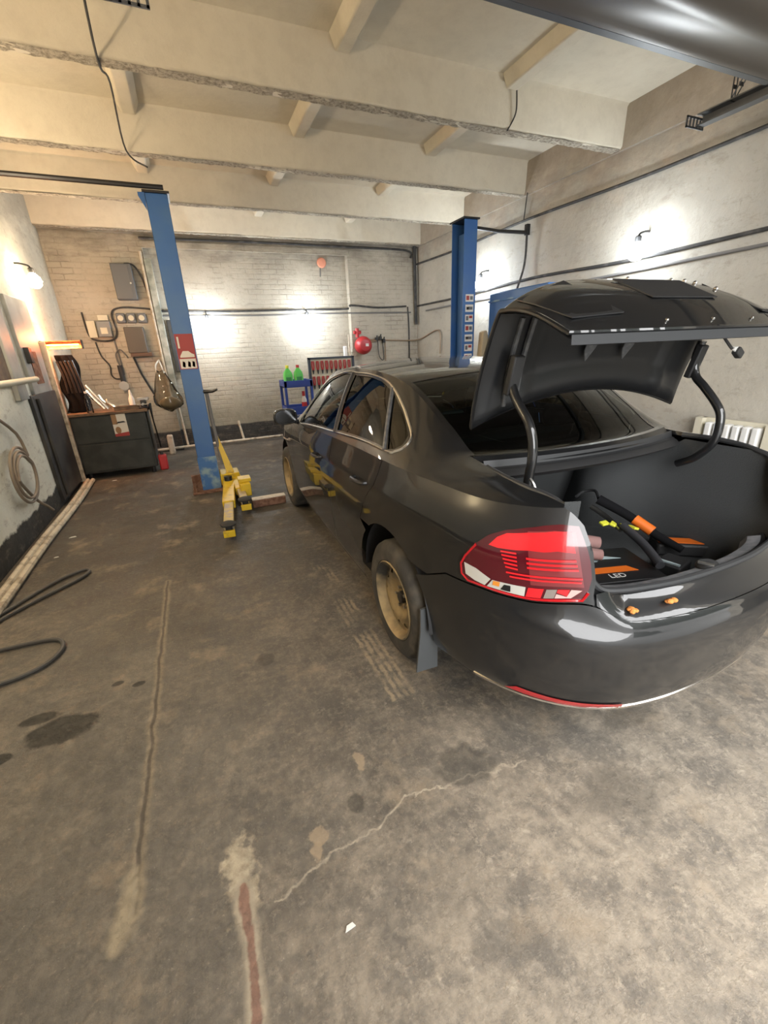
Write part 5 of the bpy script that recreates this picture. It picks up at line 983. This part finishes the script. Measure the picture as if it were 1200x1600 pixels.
    for i in range(15):
        f = i / 14; z = .72 + .62 * f; w = float(np.interp(f, [0, .06, .15, .35, .6, .85, 1], [.03, .13, .19, .20, .15, .08, .05])) * (1 + .08 * math.sin(9 * f))
        rings.append([Vector((-.38 - .05 * f + w * math.cos(2 * PI * j / n) * (1 + .07 * math.sin(6 * PI * j / n * 2 + 3 * f)), 7.95 + .5 * w * math.sin(2 * PI * j / n), z + .02 * math.sin(7 * j))) for j in range(n)])
    g.loft(rings); g.build('sack_body', M['sack'], t, sharp=0)
    g = G(); g.ball((-.38, 7.95, .84), .13, (1.2, .7, .8), 12, 8); g.build('sack_contents', M['beige'], t)
    for sx in (-1, 1):
        g = G(); g.tube([(-.43 + .05 * sx, 7.95, 1.30), (-.44 + .04 * sx, 8.0, 1.42), (-.43, 8.27, 1.5)], .012, 6, smooth=4); g.build('sack_handle', mat('milky_plastic_strap', (.55, .53, .48), .35), t)
    g = G(); g.box((-.50, 8.02, .16), (.09, .14, .32)); g.build('waste_board', M['pipe'], None, 'pale board end standing on the floor right of the bench', 'board', bevel=.02)
left_back_wall()

def right_back():
    y = YB
    # red expansion tank
    t = thing('expansion_tank', 'round red heating expansion tank on the back wall', 'tank', (3.1, y - .16, 1.4))
    g = G(); g.lathe([(.02, -.13), (.10, -.12), (.15, -.07), (.165, 0), (.15, .07), (.10, .12), (.02, .13)], (3.10, y - .18, 1.60), (0, 1, .0), 24); g.build('body', M['red'], t)
    g = G(); g.bb((3.10, y - .315, 1.58), (3.16, y - .312, 1.63)); g.build('badge', M['white'], t)
    g = G(); g.cyl((3.0, y - .16, 1.74), (3.0, y - .16, 1.90), .035); g.cyl((2.93, y - .16, 1.83), (3.07, y - .16, 1.83), .03); g.build('safety_valve', M['red'], t)
    g = G(); g.tube([(3.26, y - .16, 1.66), (3.42, y - .08, 1.68)], .015); g.build('tail_pipe', M['copper'], t)
    t = thing('pipe_valves', 'black valve cluster on the brown pipe right of the red tank', 'valve', (3.5, y - .06, 1.6))
    for k, (x, z) in enumerate(((3.42, 1.70), (3.50, 1.72), (3.57, 1.67))): g = G(); g.box((x, y - .07, z), (.05, .06, .07)); g.cyl((x, y - .07, z), (x + .02, y - .07, z + .07), .012); g.build('valve', M['black_plastic'], t, bevel=.006)
    g = G(); g.tube([(3.45, y - .06, 1.67), (3.47, y - .06, 1.4), (3.56, y - .06, 1.33), (3.55, y - .06, 1.66)], .009, 6, smooth=5); g.build('drain_hose', M['cable'], t)
    g = G(); g.tube([(2.86, y - .06, 1.80), (2.86, y - .06, 1.5), (2.90, y - .06, 1.3)], .014); g.build('heating_riser', M['pipe'], None, 'short pale riser pipe between the red tank and niche edge', 'pipe')
    g = G(); g.bb((2.76, y - .05, 1.42), (2.82, y + .02, 1.60)); g.build('water_filter', M['white'], None, 'small white filter housing left of the red tank', 'filter', bevel=.01)
    # orange round alarm
    t = thing('wall_sounder', 'small round orange device high on the back wall under the lintel', 'alarm', (2.48, y + .14, 2.9))
    g = G(); g.lathe([(.001, 0), (.07, 0), (.085, -.02), (.07, -.05), (.001, -.06)], (2.50, y + .138, 3.0), (0, 1, 0), 20); g.build('dome', mat('salmon_orange', (.75, .30, .19), .5), t); g = G(); g.tube([(2.47, y + .125, 2.92), (2.46, y + .125, 2.78)], .01, 6); g.build('lead', M['greycable'], t)
    # blue trolley
    x0, x1, y0, y1 = 1.42, 1.86, 7.45, 7.85
    t = thing('service_trolley', 'blue service trolley by the back wall beyond the car bonnet', 'trolley', ((x0 + x1) / 2, (y0 + y1) / 2, 0))
    for x in (x0, x1):
        for yy in (y0, y1): g = G(); g.bb((x - .02, yy - .02, .10), (x + .02, yy + .02, 1.08)); g.build('post', M['blue_cart'], t); g = G(); g.cyl((x - .015, yy, .05), (x + .015, yy, .05), .05); g.build('caster', M['rubber'], t)
    for z, h in ((.98, .11), (.52, .14), (.14, .10)): g = G(); g.bb((x0 - .02, y0 - .02, z), (x1 + .02, y1 + .02, z + .02)); g.bb((x0 - .02, y0 - .02, z), (x1 + .02, y0, z + h)); g.bb((x0 - .02, y1, z), (x1 + .02, y1 + .02, z + h)); g.bb((x0 - .02, y0, z), (x0, y1, z + h)); g.bb((x1, y0, z), (x1 + .02, y1, z + h)); g.build('tray', M['blue_cart'], t, bevel=.004)
    for k, (x, lab, cm) in enumerate(((1.52, 'green fluid canister on the trolley with a yellow cap', 'hi_vis'), (1.70, 'green fluid canister on the trolley with a red cap', 'red'))):
        t = thing('fluid_canister', lab, 'canister', (x, 7.65, 1.001), 'green canisters on the trolley')
        g = G(); w, d = .072, .06; prof = [(1., 0), (1., .17), (.85, .22), (.35, .275), (.3, .29)]
        g.loft([[Vector((x + w * f * a, 7.65 + d * f * b, 1.0 + h)) for a, b in ((-1, -.7), (-.7, -1), (.7, -1), (1, -.7), (1, .7), (.7, 1), (-.7, 1), (-1, .7))] for f, h in prof]); g.build('body', M['green'], t)
        g = G(); g.bb((x - .045, 7.588, 1.05), (x + .045, 7.591, 1.14)); g.build('label_patch', mat('dark_green_label', (.03, .22, .05), .5), t)
        g = G(); g.cyl((x, 7.65, 1.285), (x, 7.65, 1.33), .027); g.build('cap', M[cm], t)
    t = thing('cleaner_bottle', 'white bottle with red cap on the middle shelf of the trolley', 'bottle', (1.74, 7.6, .54))
    g = G(); g.lathe([(.001, 0), (.045, 0), (.045, .22), (.02, .28)], (1.74, 7.58, .54), (0, 0, 1), 16); g.build('body', M['white'], t); g = G(); g.cyl((1.74, 7.58, .82), (1.74, 7.58, .90), .025); g.build('cap', M['red'], t)
    g = G(); g.cyl((1.74, 7.58, .60), (1.74, 7.58, .72), .046, n=16); g.build('red_label', M['red'], t)
    # tool board
    t = thing('tool_board', 'dark framed pegboard full of red-handled hand tools', 'tool board', (2.38, 7.9, .6))
    g = G(); g.bb((1.98, 7.90, .62), (2.78, 7.92, 1.40)); g.build('back_panel', M['cream'], t)
    g = G(); g.bb((1.95, 7.87, .60), (1.99, 7.93, 1.43)); g.bb((2.77, 7.87, .60), (2.81, 7.93, 1.43)); g.bb((1.95, 7.87, 1.40), (2.81, 7.93, 1.43)); g.bb((1.95, 7.87, .60), (2.81, 7.93, .63)); g.build('frame', M['trolleygrey'], t)
    for x in (2.0, 2.76): g = G(); g.bb((x - .02, 7.88, 0), (x + .02, 7.92, .62)); g.build('leg', M['trolleygrey'], t)
    k = 0
    for row, z in enumerate((1.28, 1.02)):
        for i in range(9):
            x = 2.03 + .085 * i; k += 1
            g = G(); g.tube([(x - .012, 7.875, z + .09), (x - .016, 7.872, z), (x - .008, 7.875, z - .06)], .011, 6, smooth=3); g.tube([(x + .012, 7.875, z + .09), (x + .016, 7.872, z), (x + .008, 7.875, z - .06)], .011, 6, smooth=3)
            p = g.build('pliers', M['red'], None, 'red-handled pliers hanging in the ' + ('upper' if row == 0 else 'lower') + ' row of the framed tool board', 'pliers', 'red-handled pliers on the ' + ('upper' if row == 0 else 'lower') + ' row')
            g = G(); g.prism([(x - .02, 7.885, z - .06), (x + .02, 7.885, z - .06), (x + .006, 7.885, z - .13), (x - .006, 7.885, z - .13)], (0, -.014, 0)); g.build('jaws', M['dark_metal'], p)
    # radiator on the right wall
    t = thing('radiator', 'white finned radiator on the right wall beyond the car', 'radiator', (4.28, 2.3, .2))
    for i in range(6): g = G(); yy = 2.02 + .075 * i; g.bb((4.22, yy, .24), (4.30, yy + .055, .80)); g.build('fin', M['white'], t, bevel=.012)
    g = G(); g.bb((4.24, 1.90, .22), (4.33, 1.99, .83)); g.bb((4.24, 2.49, .22), (4.33, 2.55, .83)); g.bb((4.30, 1.95, .22), (4.33, 2.53, .83)); g.build('back_plate', M['cream'], t)
    # right-wall pipes
    for nm, lab, pts, r, m in (('wall_pipe', 'upper black cable run along the right wall near the ceiling', [(XR - .025, YB - .05, 3.0), (XR - .03, 6.8, 2.98), (XR - .025, 5.2, 3.01), (XR - .03, 3.6, 2.98), (XR - .025, 2.0, 3.0), (XR - .03, .2, 2.99)], .016, 'cable'),
                               ('wall_pipe', 'lower black cable run along the right wall through both lamps', [(XR - .02, YB - .05, 2.28), (XR - .03, 6.6, 2.28), (XR - .025, 5.0, 2.32), (XR - .03, 3.6, 2.28), (XR - .025, 2.0, 2.30), (XR - .03, .2, 2.29)], .016, 'cable'),
                               ('wall_pipe', 'grey conduit just below the lower cable run on the right wall', [(XR - .02, 7.9, 2.17), (XR - .02, 6.6, 2.18), (XR - .02, 4.2, 2.17), (XR - .02, 1.2, 2.20)], .014, 'greycable'),
                               ('wall_cable', 'thin black cable from the roof beam down the right wall', [(XR - .04, 5.2, 3.3), (XR - .04, 5.22, 3.15), (XR - .03, 5.25, 3.0)], .007, 'cable'),
                               ('ceiling_cable', 'thin dark cable hanging across the ceiling beams at left', [(-.16, 2.44, 3.30), (-.14, 3.0, 3.50), (-.18, 3.84, 3.28), (-.16, 4.5, 3.44), (-.17, 5.22, 3.28), (-.02, 5.32, 3.2)], .007, 'cable'),
                               ('ceiling_cable', 'thin dark cable running down from the rib at right', [(2.98, 3.82, 3.55), (2.99, 3.83, 3.40), (2.93, 3.86, 3.28)], .006, 'cable')):
        g = G(); g.tube(pts, r, 8, smooth=6); g.build(nm, M[m], None, lab, 'pipe' if 'pipe' in nm else 'cable')
right_back()

def left_side():
    for k, (dx, dz, lab) in enumerate(((.10, .03, 'pale floor pipe along the left wall, nearer the room'), (.045, .035, 'pale floor pipe along the left wall, against the skirting'))):
        g = G(); x = XL + dx + .05; g.tube([(x, .4, dz), (x + .02, 2.6, dz), (x, 4.4, dz), (x + .015, 5.6, dz), (x - .01, 6.7, dz)], .026, 8, smooth=6); g.build('floor_pipe', M['pipe'], None, lab, 'pipe', 'floor pipes along the left wall')
    g = G(); g.tube([(XL + .12, 4.2, 1.385), (XL + .12, 5.72, 1.385)], .028, 14); g.build('beige_tube', M['cream'], None, 'beige horizontal tube fixed on the left wall above the white panel', 'tube')
    g = G(); g.cyl((XL, 5.70, 1.385), (XL + .13, 5.70, 1.385), .02); g.build('end_bracket', M['dark_metal'], bpy.data.objects['beige_tube'])
    g = G(); x = XL + .03; P = [(x, 4.62, 1.15), (x + .02, 4.92, .95), (x + .03, 4.98, .75)]
    for k in range(40): a = .6 + k * 2 * PI / 16; P.append((x + .03 + .0006 * k, 4.74 + (.27 - .035 * (k // 16)) * math.cos(a), .60 + (.25 - .04 * (k // 16)) * math.sin(a)))
    P += [(x + .03, 4.85, .32), (x + .04, 5.0, .22), (x + .05, 5.1, .14)]
    g.tube(P, .013, 8, smooth=3); g.build('coiled_cable', M['tan_cable'], None, 'tan cable coiled on the white left wall', 'cable')
    g = G(); pts = [(-1.55, 3.0, .016), (-1.42, 3.2, .016), (-1.2, 3.55, .016), (-1.04, 3.68, .016), (-.99, 3.62, .016), (-1.06, 3.5, .016), (-1.25, 3.3, .016), (-1.42, 3.08, .016), (-1.5, 2.85, .016), (-1.44, 2.72, .016), (-1.25, 2.74, .016), (-1.02, 2.72, .016), (-.95, 2.62, .016), (-.98, 2.5, .016), (-1.08, 2.42, .016), (-1.25, 2.38, .016), (-1.5, 2.3, .016)]
    g.tube(pts, .0125, 8, smooth=8); g.build('air_hose', M['hose'], None, 'dark grey air hose looped on the floor by the left wall', 'hose')
    for k, (x, y, s, lab) in enumerate(((-1.28, 4.55, .03, 'white scrap of paper on the floor nearest the left pipes'), (-1.31, 4.1, .018, 'tiny white scrap on the floor by the looped hose'), (.14, .72, .016, 'small white scrap on the pale floor at the bottom'), (-1.2, 6.62, .03, 'white scrap on the floor under the workbench'))):
        g = G(); g.prism([(x - s, y - s * .4, .001), (x + s, y - s * .2, .001), (x + s * .6, y + s * .5, .001), (x - s * .5, y + s * .4, .001)], (0, 0, .004)); g.build('paper_scrap', M['white'], None, lab, 'scrap')
left_side()
